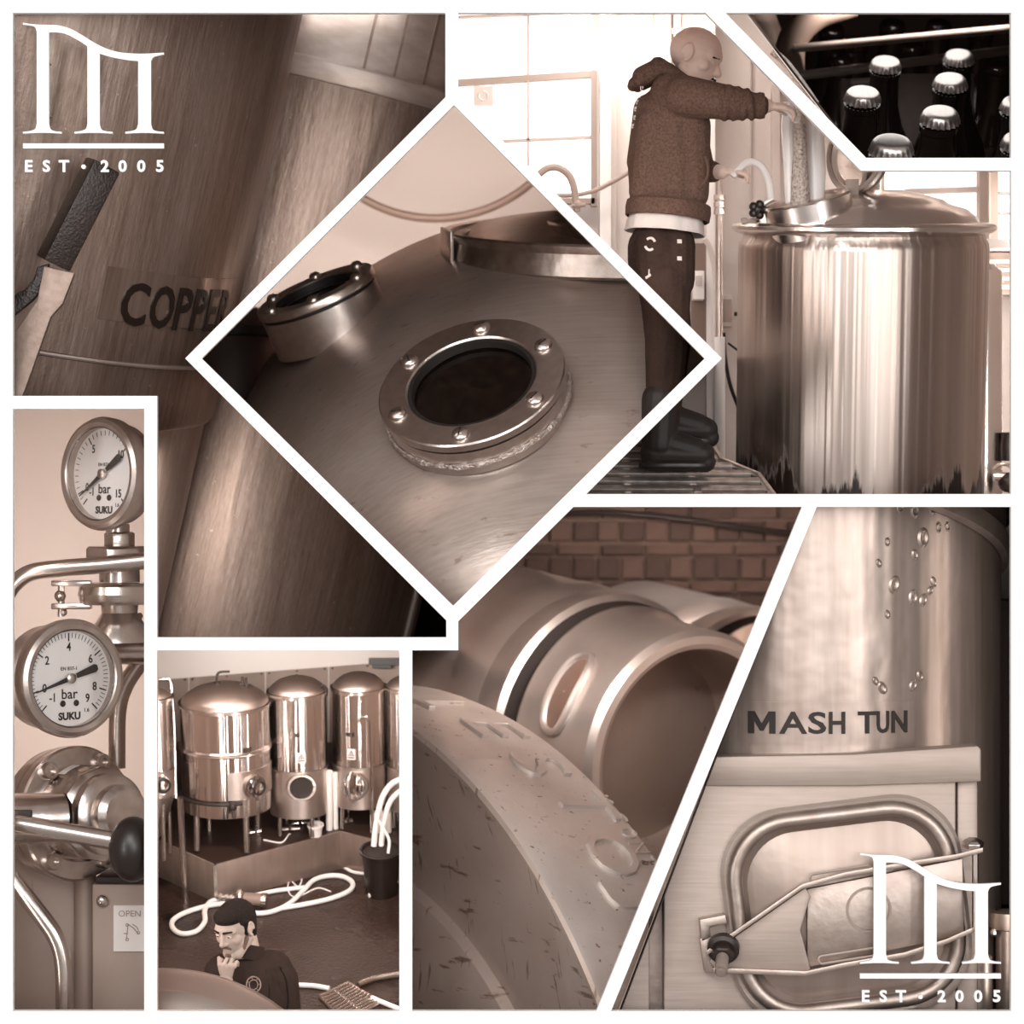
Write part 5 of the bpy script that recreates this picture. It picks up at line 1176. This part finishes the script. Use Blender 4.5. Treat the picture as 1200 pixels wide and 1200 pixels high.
for sy in (-1, 1):
    build(B().cap(Mh @ Vector((30, sy * 5, 5.5)), Mh @ Vector((25, sy * 16, 6)), 1.5, 1.0, 8), 'eyebrow', m_hair, mn)
    build(B().sph(Mh @ Vector((24.6, sy * 10, -1)), 2.7, 12), 'eye', m_wall6, mn); build(B().sph(Mh @ Vector((26.6, sy * 10, -1.6)), 1.5, 8), 'pupil', m_ink, mn); build(B().cap(Mh @ Vector((27.2, sy * 6.5, .6)), Mh @ Vector((25.2, sy * 14, .2)), 1.2, .9, 8), 'eyelid', m_skin2, mn)
jk = B()
jk.cap(pm(262, 1142, 6), pm(318, 1140, 16), 24, 24); jk.cap(pm(252, 1160, 4), pm(254, 1200, 4), 18, 20); jk.cap(pm(324, 1152, 14), pm(332, 1205, 8), 25, 22); jk.cap(pm(290, 1158, 6), pm(292, 1205, 2), 40, 44); jk.cap(pm(308, 1136, 14), pm(322, 1150, 12), 20, 22)
jk.cap(pm(258, 1158, 0), pm(256, 1196, -30), 16, 14); jk.cap(pm(260, 1194, -34), pm(268, 1156, -45), 13, 11); jk.cap(pm(322, 1196, -16), pm(296, 1186, -36), 13, 11)
for i in range(4): jk.cap(pm(318 + i * 4, 1150 + i * 6, -12 + i), pm(308 + i * 6, 1200, -16), 4, 4)
jko = build(blob(jk, 1.4, 4), 'jacket', m_jack, mn, clip=None, angle=180)
cl = B(); cl.lathe([(19, -8), (21.5, -8), (21, 4), (19.5, 9), (17.5, 8)], 36, T(pm(288, 1117, 6)) @ R('X', -12) @ R('Y', 10), sy=.95); build(cl, 'collar', m_jack, mn, angle=60)
p_, n_ = cast(jko, 297, 1154); me_ = MM.inverted() @ lookmat(p_ + n_ * .8, n_); em = B()
for rr_, tr in ((9, .9), (5.5, .6)): em.tube([me_ @ Vector((rr_ * math.cos(a), 1.1 * rr_ * math.sin(a), 0)) for a in [2 * PI * i / 24 for i in range(24)]], tr, 6, closed=True)
for i in range(7): em.sph(me_ @ Vector((7.2 * math.cos(i * .898), 8 * math.sin(i * .898), .4)), .9, 6)
build(em, 'emblem', m_plin, mn)
for pts in ([(303, 1120), (312, 1138), (316, 1160), (314, 1182)], [(328, 1132), (336, 1150), (338, 1170), (337, 1184)]):
    build(B().tube([MM.inverted() @ (cast(jko, *q_)[0] + Vector((0, -.3, 0))) for q_ in pts], .9, 6), 'seam', m_hair, mn)
# foreground vessel edge
MV = T(P(176, 1374, -10)) @ R('X', 70)
fv = thing('vessel_top', 'smooth pale curved vessel top in the lower left foreground', 'vessel', MV)
k = 1.035
m_fv = mat('smooth_vessel', 0.46, 0.42, 0.9, tex=[((3, 3, 3), 0.15, 4)], bump=[((6, 6, 6), 0.08, 0.01)])
build(B().lathe([(0, 26), (120, 20), (200, 6), (212, 0)], 120), 'dome', m_fv, fv, clip=C6)
build(B().lathe([(212, 0), (214, -2), (230, -8), (240, -16), (244, -30), (244, -120)], 120), 'shoulder', m_fv, fv, clip=C6)
# ================================================================ 7: casks, lower centre
m_wall7 = mat('mortar', 0.10, 0.9, tex=[((8, 8, 8), 0.3, 4)])
w7 = compartment('cask', 2100, m_wall7, m_box, 7)
C7 = CL['cask']
m_brick = mat('brick_face', 0.055, 0.9, tex=[((6, 6, 6), 0.3, 4)], bump=[((30, 30, 30), 0.4, 0.01)])
m_brick2 = mat('brick_face_dark', 0.035, 0.9, tex=[((6, 6, 6), 0.3, 4)], bump=[((30, 30, 30), 0.4, 0.01)])
kw = 1 + 2090 / D
rows = [(592, 608), (611, 634), (638, 650), (653, 678), (682, 694), (697, 722)]
rng = random.Random(3)
bme = None
for j, (y0, y1) in enumerate(rows):
    tall = y1 - y0 > 18
    w_ = 28 if tall else 52
    x = 600 - (13 if j % 2 else 0)
    while x < 950:
        c = P(x + w_ / 2, (y0 + y1) / 2, 2092); sx_, sz_ = (w_ - 3) * kw, (y1 - y0) * kw
        o_ = build(B().box((0, 0, 0), (sx_, 20, sz_)), 'brick', m_brick if rng.random() < .6 else m_brick2, w7, bev=2, segs=1)
        o_.location = Vector((c.x, c.y, c.z)) * U
        x += w_
build(B().tube(catmull([P(640, 602, 2040), P(720, 601, 2040), P(800, 608, 2040), P(870, 618, 2040), P(950, 628, 2040)], 8), 6, 10), 'wall_cable', m_black, clip=C7, label='dark cable sagging along the brick wall behind the casks', cat='cable')
# ---- big cask in front
yaw, pit, LC, RC = .895, -.079, 213.05, 878.6
ax = Vector((math.sin(yaw) * math.cos(pit), math.cos(yaw) * math.cos(pit), math.sin(pit)))
u_ = Vector((math.cos(yaw), -math.sin(yaw), 0)); w_ = u_.cross(ax)
if w_.z < 0: w_ = -w_
pc = P(296.45, 1530.3, 591.1)
MC7 = Matrix((u_, w_, -ax)).transposed().to_4x4(); MC7.translation = pc      # x right, y up the rim, z out of the end
if MC7.determinant() < 0: MC7 = Matrix((u_, w_, u_.cross(w_))).transposed().to_4x4(); MC7.translation = pc
zs_ = 1 if (MC7.to_3x3() @ Vector((0, 0, 1))).dot(-ax) > 0 else -1
m_cask = mat('worn_cask_metal', 0.58, 0.42, 0.45, tex=[((3, 3, 3), 0.15, 5), ((40, 6, 30), -0.7, 6, 0.655), ((8, 30, 8), -0.5, 6, 0.67)], bump=[((12, 12, 12), 0.2, 0.015), ((60, 60, 60), 0.2, 0.006)], rtex=((4, 4, 4), .25))
m_cend = mat('worn_cask_end', 0.42, 0.45, 0.5, tex=[((2.5, 2.5, 2.5), 0.2, 5), ((5, 22, 5), -0.6, 6, 0.635), ((26, 5, 8), -0.55, 6, 0.63)], bump=[((8, 8, 8), 0.2, 0.015)])
ck = thing('beer_cask', 'large scratched cask in front, letters LESTO stamped on its rim', 'cask', MC7)
a0, a1 = math.radians(8), math.radians(115)
Z = lambda v: v * zs_
build(B().lathe([(RC - 2, Z(0)), (RC, Z(-5)), (RC, Z(-LC + 14)), (RC - 3, Z(-LC + 4)), (RC - 10, Z(-LC)), (RC - 60, Z(-LC - 6))], 180, a0=a0, a1=a1), 'rim_band', m_cask, ck, clip=C7, angle=25)
build(B().lathe([(RC - 2, Z(0)), (RC - 9, Z(1)), (RC - 16, Z(-3)), (RC - 18, Z(-12)), (RC - 60, Z(-34)), (RC - 150, Z(-70)), (RC - 240, Z(-88))], 180, a0=a0, a1=a1), 'rim_inside', m_cend, ck, clip=C7)
build(B().lathe([(RC - 238, Z(-88)), (RC - 246, Z(-74)), (RC - 262, Z(-70)), (RC - 420, Z(-66)), (0, Z(-60))], 180, a0=a0, a1=a1), 'end_disc', m_cend, ck, clip=C7)
def ring_at(px, py):             # point of the rim band under a pixel -> (angle, axial)
    return hit_cyl(MC7, RC, px, py)
def stamp(ch, px, py, hgt_, wid, r_=3.3, fat=.3):
    a, z = ring_at(px, py); vs, fs = text(ch, 60, 1.0, 0.0)
    x0 = min(v.x for v in vs); x1 = max(v.x for v in vs); y0 = min(v.y for v in vs); y1 = max(v.y for v in vs); out = []
    for v in vs:
        t = ((v.x - x0) / (x1 - x0) - .5) * wid; h_ = ((v.y - y0) / (y1 - y0) - .5) * hgt_
        a_ = a - t / RC; r = RC - 1.2 + (v.z + 1.0) * r_; out.append((r * math.cos(a_), r * math.sin(a_), z - Z(h_)))
    return build(B().add(out, fs), 'stamped_letter', m_cask, ck, clip=C7, bev=.5, segs=1)
for ch, x, y, h_, wd in (('L', 521, 828, 84, 40), ('E', 580, 856, 84, 56), ('S', 633, 898, 84, 58), ('T', 685, 945, 84, 62), ('O', 717, 1003, 74, 74), ('J', 738, 1049, 84, 46)): stamp(ch, x, y, h_, wd)
for ch, x, y in (('K', 707, 938), ('C', 724, 958), ('O', 737, 977), ('N', 749, 994), ('T', 760, 1010)): stamp(ch, x, y, 26, 20, 1.7)
# ---- two kegs lying behind
m_keg = mat('keg_metal', 0.68, 0.34, 0.9, tex=[((2, 2, 2), 0.2, 4)], bump=[((5, 5, 5), 0.15, 0.02)])
m_kend = mat('keg_end', 0.34, 0.5, 0.7, tex=[((2, 2, 2), 0.2, 4), ((8, 8, 8), -0.4, 5, 0.68)])
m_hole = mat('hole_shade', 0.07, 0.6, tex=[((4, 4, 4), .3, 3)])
def keg(M, Rk, label, hole):
    t = thing('keg', label, 'keg', M)
    # z out of the end
    build(B().lathe([(Rk * .86, 10), (Rk * .90, 14), (Rk * .96, 12), (Rk, 0), (Rk * 1.0, -60), (Rk * 1.02, -150), (Rk * 1.06, -170)], 96), 'chime', m_keg, t, clip=C7)
    build(B().lathe([(Rk * .86, 10), (Rk * .84, -4), (Rk * .83, -110), (Rk * .78, -126)], 96), 'chime_inside', m_kend, t, clip=C7)
    build(B().lathe([(Rk * .80, -124), (Rk * .5, -112), (0, -106)], 96), 'end_disc', m_kend, t, clip=C7)
    build(B().lathe([(Rk * 1.06, -168), (Rk * .98, -172), (Rk * .97, -200), (Rk * 1.08, -206)], 96), 'groove', m_ink, t, clip=C7)
    pr = [(Rk * 1.07, -204), (Rk * 1.12, -212), (Rk * 1.13, -250), (Rk * 1.09, -275), (Rk * 1.13, -300), (Rk * 1.14, -340), (Rk * 1.10, -370), (Rk * 1.13, -400), (Rk * 1.13, -560)]
    build(B().lathe(pr, 96), 'body', m_keg, t, clip=C7)
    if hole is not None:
        for dz, rr, m_, nm in ((0, 1.0, m_ink, 'hand_hole_shade'),):
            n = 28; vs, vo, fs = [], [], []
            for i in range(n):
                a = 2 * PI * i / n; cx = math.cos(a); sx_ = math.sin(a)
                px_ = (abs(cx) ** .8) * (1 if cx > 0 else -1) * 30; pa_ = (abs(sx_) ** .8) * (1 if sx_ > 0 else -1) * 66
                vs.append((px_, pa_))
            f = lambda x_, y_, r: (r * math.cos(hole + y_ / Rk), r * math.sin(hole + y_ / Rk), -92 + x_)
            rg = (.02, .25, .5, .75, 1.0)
            build(B().add([f(x_ * q_, y_ * q_, Rk * 1.013) for q_ in rg for x_, y_ in vs], [(r_ * n + i, r_ * n + (i + 1) % n, (r_ + 1) * n + (i + 1) % n, (r_ + 1) * n + i) for r_ in range(4) for i in range(n)]), nm, m_hole, t)  # dark patch on the uncut chime, the hole's shade put into its colour
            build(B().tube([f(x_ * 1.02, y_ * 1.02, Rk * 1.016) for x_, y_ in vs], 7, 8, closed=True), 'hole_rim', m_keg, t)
    return t
kg = 1 + 1000 / D
keg(lookmat(P(806, 888, 1000), (.56, -.80, -.12)), 152 * kg, 'shiny keg with a hand hole, its round end facing the big cask', math.radians(152))
kg2 = 1 + 1500 / D
keg(lookmat(P(968, 882, 1500), (.56, -.80, -.12)), 132 * kg2, 'keg lying farther back, cut off by the slanted bar', None)
# ================================================================ 8: mash tun, lower right
m_bg8 = mat('dark_corner', 0.02, 0.8)
compartment('mash', 760, m_bg8, m_bg8, 8)
C8 = CL['mash']
m_mash = mat('mash_tun_steel', 0.32, 0.36, 0.8, tex=[((7, 7, 0.4), 0.22, 5), ((2, 2, 2), 0.15, 4), ((40, 40, 3), 0.12, 4)], bump=[((5, 5, 0.3), 0.5, 0.03, 2), ((3, 3, 3), 0.3, 0.03)], rtex=((4, 4, 1), .25))
m_panel8 = mat('brushed_panel', 0.34, 0.5, 0.5, tex=[((2, 2, 2), 0.15, 5), ((4, 4, 60), 0.12, 4)], bump=[((3, 3, 90), 0.12, 0.005), ((3, 3, 3), 0.12, 0.02)])
m_door8 = mat('pressed_door', 0.30, 0.38, 0.7, tex=[((16, 3, 1.2), 0.15, 5)], bump=[((5, 5, 5), 0.25, 0.02)])
m_arm8 = mat('clamp_arm', 0.38, 0.42, 0.9, tex=[((10, 10, 10), 0.25, 5)], bump=[((30, 30, 30), 0.2, 0.006)])
MT8 = T(P(930, 1300, 330)); RM = 239 * 1.11
mt = thing('mash_tun', 'steel mash tun with the words MASH TUN and a clamped oval door', 'tank', MT8)
k = 1.11
zy = lambda y: (1300 - y) * k
build(B().lathe([(RM, zy(1210)), (RM, zy(560))], 160), 'shell', m_mash, mt, clip=C8)
f8 = 1 + 48 / D
def flat(poly, d0, d1, name, m, par=None, bev=0, **kw):
    a = [P(x, y, d0) for x, y in poly]; Mi = rootM(par).inverted() if par is not None else Matrix()
    b = B().prism([(p.x, p.z) for p in a], d0, d1); b.v = [Mi @ v for v in b.v]
    return build(b, name, m, par, clip=C8, bev=bev, **kw)
# lid rim seen at the upper right
Mr = MT8 @ T(0, 0, zy(622)) @ R('X', -16) @ R('Y', 9)
bb = B().lathe([(RM + 3, -14), (RM + 12, -10), (RM + 13, 12), (RM + 6, 18), (RM + 2, 60)], 120); q = MT8.inverted() @ Mr; bb.v = [q @ v for v in bb.v]
build(bb, 'lid_rim', m_arm8, mt, clip=C8)
# ledge band, front box
flat([(700, 889), (1000, 884), (1146, 874), (1150, 878), (1150, 916), (1000, 921), (700, 921)], 44, 80, 'ledge_band', m_panel8, mt, bev=2)
flat([(778, 915), (1120, 912), (1120, 1200), (778, 1200)], 52, 200, 'front_panel', m_panel8, mt, bev=2)
flat([(1122, 908), (1146, 906), (1146, 1200), (1122, 1200)], 60, 200, 'side_strip', m_panel8, mt, bev=2)
flat([(760, 905), (779, 905), (779, 1200), (760, 1200)], 90, 200, 'gap_strip', m_arm8, mt)
flat([(690, 905), (761, 905), (761, 1200), (690, 1200)], 56, 200, 'left_panel', m_panel8, mt, bev=2)
# name plate and letters
a0, _ = hit_cyl(MT8, RM, 866, 846); a1, _ = hit_cyl(MT8, RM, 1071, 846); zt = hit_cyl(MT8, RM, 960, 823)[1]; zb = hit_cyl(MT8, RM, 960, 872)[1]
build(B().patch(RM + .3, a0, a1, zb, zt, 1.0, 16), 'name_plate', m_mash, mt, clip=C8)
yl = (hit_cyl(MT8, RM, 960, 834)[1], hit_cyl(MT8, RM, 960, 860)[1]); zc = (yl[0] + yl[1]) / 2; hh = yl[0] - yl[1]
for ch, x0, x1 in (('M', 877, 909), ('A', 913, 946), ('S', 947, 968), ('H', 971, 990), ('T', 1005, 1026), ('U', 1027, 1041), ('N', 1044, 1062)):
    b0, _ = hit_cyl(MT8, RM, x0, 846); b1, _ = hit_cyl(MT8, RM, x1, 846); vs, fs = text(ch, 36, .8, .7)
    if ch == 'M':
        pm_ = [(0, 0), (0, 20), (6, 20), (12, 9), (18, 20), (24, 20), (24, 0), (18.5, 0), (18.5, 11.5), (13.6, 2.5), (10.4, 2.5), (5.5, 11.5), (5.5, 0)]
        n_ = len(pm_); vs = [Vector((x, y, z)) for z in (-.8, .8) for x, y in pm_]; fs = [tuple(range(n_, 2 * n_)), tuple(range(n_))[::-1]] + [(i, (i + 1) % n_, (i + 1) % n_ + n_, i + n_) for i in range(n_)]
    vx0 = min(v.x for v in vs); vx1 = max(v.x for v in vs); vy0 = min(v.y for v in vs); vy1 = max(v.y for v in vs)
    out = []
    for v in vs:
        a = b0 + (b1 - b0) * (v.x - vx0) / (vx1 - vx0); r = RM + 2.2 + v.z; out.append((r * math.cos(a), r * math.sin(a), zc + ((v.y - vy0) / (vy1 - vy0) - .5) * hh))
    build(B().add(out, fs), 'letter', m_ink, mt)
# hammered dents
rng = random.Random(11)
for x, y, r in ((1082, 630, 9), (1072, 598, 7), (1092, 596, 6), (1055, 595, 5), (1100, 618, 5), (1110, 617, 4.5), (1048, 685, 8), (1040, 635, 4), (1072, 650, 5), (1094, 682, 5), (1090, 692, 4.5), (1070, 700, 7), (1082, 703, 6), (1030, 660, 4), (1078, 792, 5), (1070, 803, 5.5), (1034, 806, 6), (1026, 798, 4), (1040, 720, 4)):
    a, z = hit_cyl(MT8, RM, x, y); n = Vector((math.cos(a), math.sin(a), 0)); md = lookmat(n * (RM - .5) + Vector((0, 0, z)), n) @ R('Z', rng.uniform(-30, 30)) @ SCL(r * .8, r * 1.2, 1)
    build(B().lathe([(1.25, 0), (1.0, 1.6), (.8, 2.2), (.5, .6), (0, .3)], 20, md), 'dent', m_mash, mt)
# oval door
def rrect(cx, cy, hw, hh_, rad, rot, n=10):
    out = []
    for i, (sx_, sy_) in enumerate(((1, -1), (1, 1), (-1, 1), (-1, -1))):
        for j in range(n + 1):
            a = math.radians([-90, 0, 90, 180][i] + 90 * j / n); x = sx_ * (hw - rad) + rad * math.cos(a); y = sy_ * (hh_ - rad) + rad * math.sin(a)
            c_, s_ = math.cos(math.radians(rot)), math.sin(math.radians(rot)); out.append((cx + x * c_ - y * s_, cy + x * s_ + y * c_))
    return out
DC = (992, 1066)
def dloop(hw, hh_, rad, d): 
    return [MT8.inverted() @ P(x, y, d) for x, y in rrect(DC[0], DC[1], hw, hh_, rad, -7)]
def loft(loops, name, m, cap_=False, bev=0):
    n = len(loops[0]); vs = [v for l in loops for v in l]; fs = [(r * n + i, r * n + (i + 1) % n, (r + 1) * n + (i + 1) % n, (r + 1) * n + i) for r in range(len(loops) - 1) for i in range(n)]
    if cap_: fs.append(tuple((len(loops) - 1) * n + i for i in range(n)))
    return build(B().add(vs, fs), name, m, mt, clip=C8, angle=40)
loft([dloop(142, 128, 78, 53), dloop(142, 128, 78, 46), dloop(138, 124, 75, 43), dloop(132, 118, 72, 44), dloop(131, 117, 72, 50)], 'door_frame', m_panel8)
build(B().tube(dloop(126, 112, 68, 40), 9.5, 12, closed=True), 'door_ring', m_arm8, mt, clip=C8)
loft([dloop(120, 106, 64, 44), dloop(112, 98, 60, 50), dloop(100, 86, 52, 47), dloop(60, 48, 30, 40), dloop(20, 14, 10, 38)], 'door', m_door8, True)
# clamp bracket across the door
flat([(946, 1042), (1128, 1006), (1130, 1096), (946, 1134)], 26, 33, 'clamp_plate', m_arm8, mt, bev=1)
build(B().lathe([(24, 0), (27, 0), (27, 1.6), (24, 1.6)], 40, MT8.inverted() @ lookmat(P(1018, 1066, 26), (0, -1, 0))), 'embossed_circle', m_door8, mt)
flat([(834, 1117), (944, 1040), (950, 1050), (938, 1090), (950, 1136), (942, 1142), (838, 1136), (832, 1128)], 20, 27, 'clamp_nose', m_panel8, mt, bev=1.5)
def fin(pts, d0, d1, th, name):
    b = B(); Mi = MT8.inverted(); vs = []
    for x, y in pts:
        for dd, dy in ((d0, 0), (d1, 0), (d1, th), (d0, th)): vs.append(Mi @ P(x, y + dy, dd))
    n = len(pts); fs = [(i * 4 + k_, i * 4 + (k_ + 1) % 4, i * 4 + 4 + (k_ + 1) % 4, i * 4 + 4 + k_) for i in range(n - 1) for k_ in range(4)] + [(0, 1, 2, 3), tuple((n - 1) * 4 + i for i in range(4))]
    build(b.add(vs, fs), name, m_arm8, mt, clip=C8, bev=.8)
fin([(828, 1114), (940, 1036), (990, 1022), (1060, 1010), (1120, 1001), (1152, 993)], 8, 34, 6, 'upper_fin')
fin([(836, 1134), (944, 1138), (990, 1128), (1060, 1116), (1110, 1100), (1146, 1084)], 8, 34, 6, 'lower_fin')
build(B().tube([MT8.inverted() @ P(x, y, 14) for x, y in rrect(985, 1024, 36, 4.5, 4, -9, 6)], 1.6, 6, closed=True), 'fin_slot', m_panel8, mt)
build(B().tube([MT8.inverted() @ P(x, y, 14) for x, y in rrect(995, 1120, 36, 4.5, 4, -9, 6)], 1.6, 6, closed=True), 'fin_slot', m_panel8, mt)
flat([(820, 1078), (850, 1072), (852, 1082), (832, 1086), (832, 1100), (822, 1104)], 30, 50, 'catch_plate', m_arm8, mt, bev=1)
flat([(820, 1100), (834, 1098), (836, 1134), (850, 1136), (850, 1142), (826, 1140)], 30, 50, 'catch_plate', m_arm8, mt, bev=1)
Mi = MT8.inverted(); nb = Mi @ lookmat(P(848, 1108, 19), (-.12, -.85, -.35))
build(B().lathe([(0, 0), (16, 0), (19, 2), (19, 10), (15, 13), (0, 13)], 24, nb), 'washer_nut', m_dark, mt)
build(B().lathe([(0, 12), (13, 12), (13.5, 14), (13.5, 24), (11, 26), (0, 26)], 6, nb), 'hex_nut', m_dark, mt, bev=1)
build(B().lathe([(0, 24), (7, 24), (7, 58), (5, 61), (0, 62)], 20, nb), 'threaded_rod', m_arm8, mt)
for i in range(9): build(B().lathe([(7, 27 + i * 3.4), (7.7, 28.2 + i * 3.4), (7, 29.4 + i * 3.4)], 16, nb), 'thread', m_arm8, mt)
build(B().lathe([(0, -2), (13, -2), (13, 4), (8, 7), (0, 7)], 6, Mi @ T(P(1140, 990, 22)) @ R('X', 15)), 'hinge_bolt', m_bolt, mt, bev=.8)
build(B().cyl(Mi @ P(1143, 994, 30), Mi @ P(1143, 1088, 30), 4, seg=12), 'hinge_pin', m_bolt, mt)
# surroundings at the right edge
build(B().cyl(P(1146, 1120, 120), P(1146, 1200, 120), 17, seg=24), 'support_leg', m_arm8, clip=C8, label='round steel leg under the mash tun at the right', cat='pipe')
build(qbox(B(), 1150, 590, 1200, 706, 700, 712), 'wall_sheet', m_wallp, clip=C8, label='pale wall sheet behind the mash tun top', cat='panel', bev=1)
build(B().tube(catmull([P(1165, 618, 640), P(1178, 606, 640), P(1195, 598, 640)], 6), 12, 14), 'dark_pipe', m_dark, clip=C8, label='dark pipe crossing the upper right corner', cat='pipe')
build(B().cyl(P(1170, 640, 660), P(1195, 648, 660), 4, seg=10).sph(P(1176, 642, 656), 5, 10), 'thin_cord', m_ink, clip=C8, label='thin dark cord on the pale wall sheet', cat='cord')
db = thing('dark_cupboard', 'dark cupboard standing behind the mash tun at the right edge', 'cupboard')
build(qbox(B(), 1160, 712, 1210, 1060, 560, 640), 'body', mat('cupboard_dark', 0.03, 0.6), db, clip=C8); build(qbox(B(), 1158, 704, 1210, 714, 550, 640), 'top', m_dark, db, clip=C8)
pf = thing('pipe_clamp', 'steel pipe clamp at the lower right edge', 'pipe fitting', T(P(1180, 1078, 200)))
build(B().cyl((0, 0, -130), (0, 0, 8), 14, seg=20), 'pipe', m_arm8, pf, clip=C8); build(B().lathe([(15, -12), (22, -10), (24, 0), (22, 10), (15, 12)], 30), 'clamp_ring', m_arm8, pf, clip=C8); build(B().sph((-18, -10, -14), 6, 10), 'wing_nut', m_bolt, pf, clip=C8)
logo(1008, 1001, 2, 'white arched emblem over EST 2005 in front of the mash tun door')
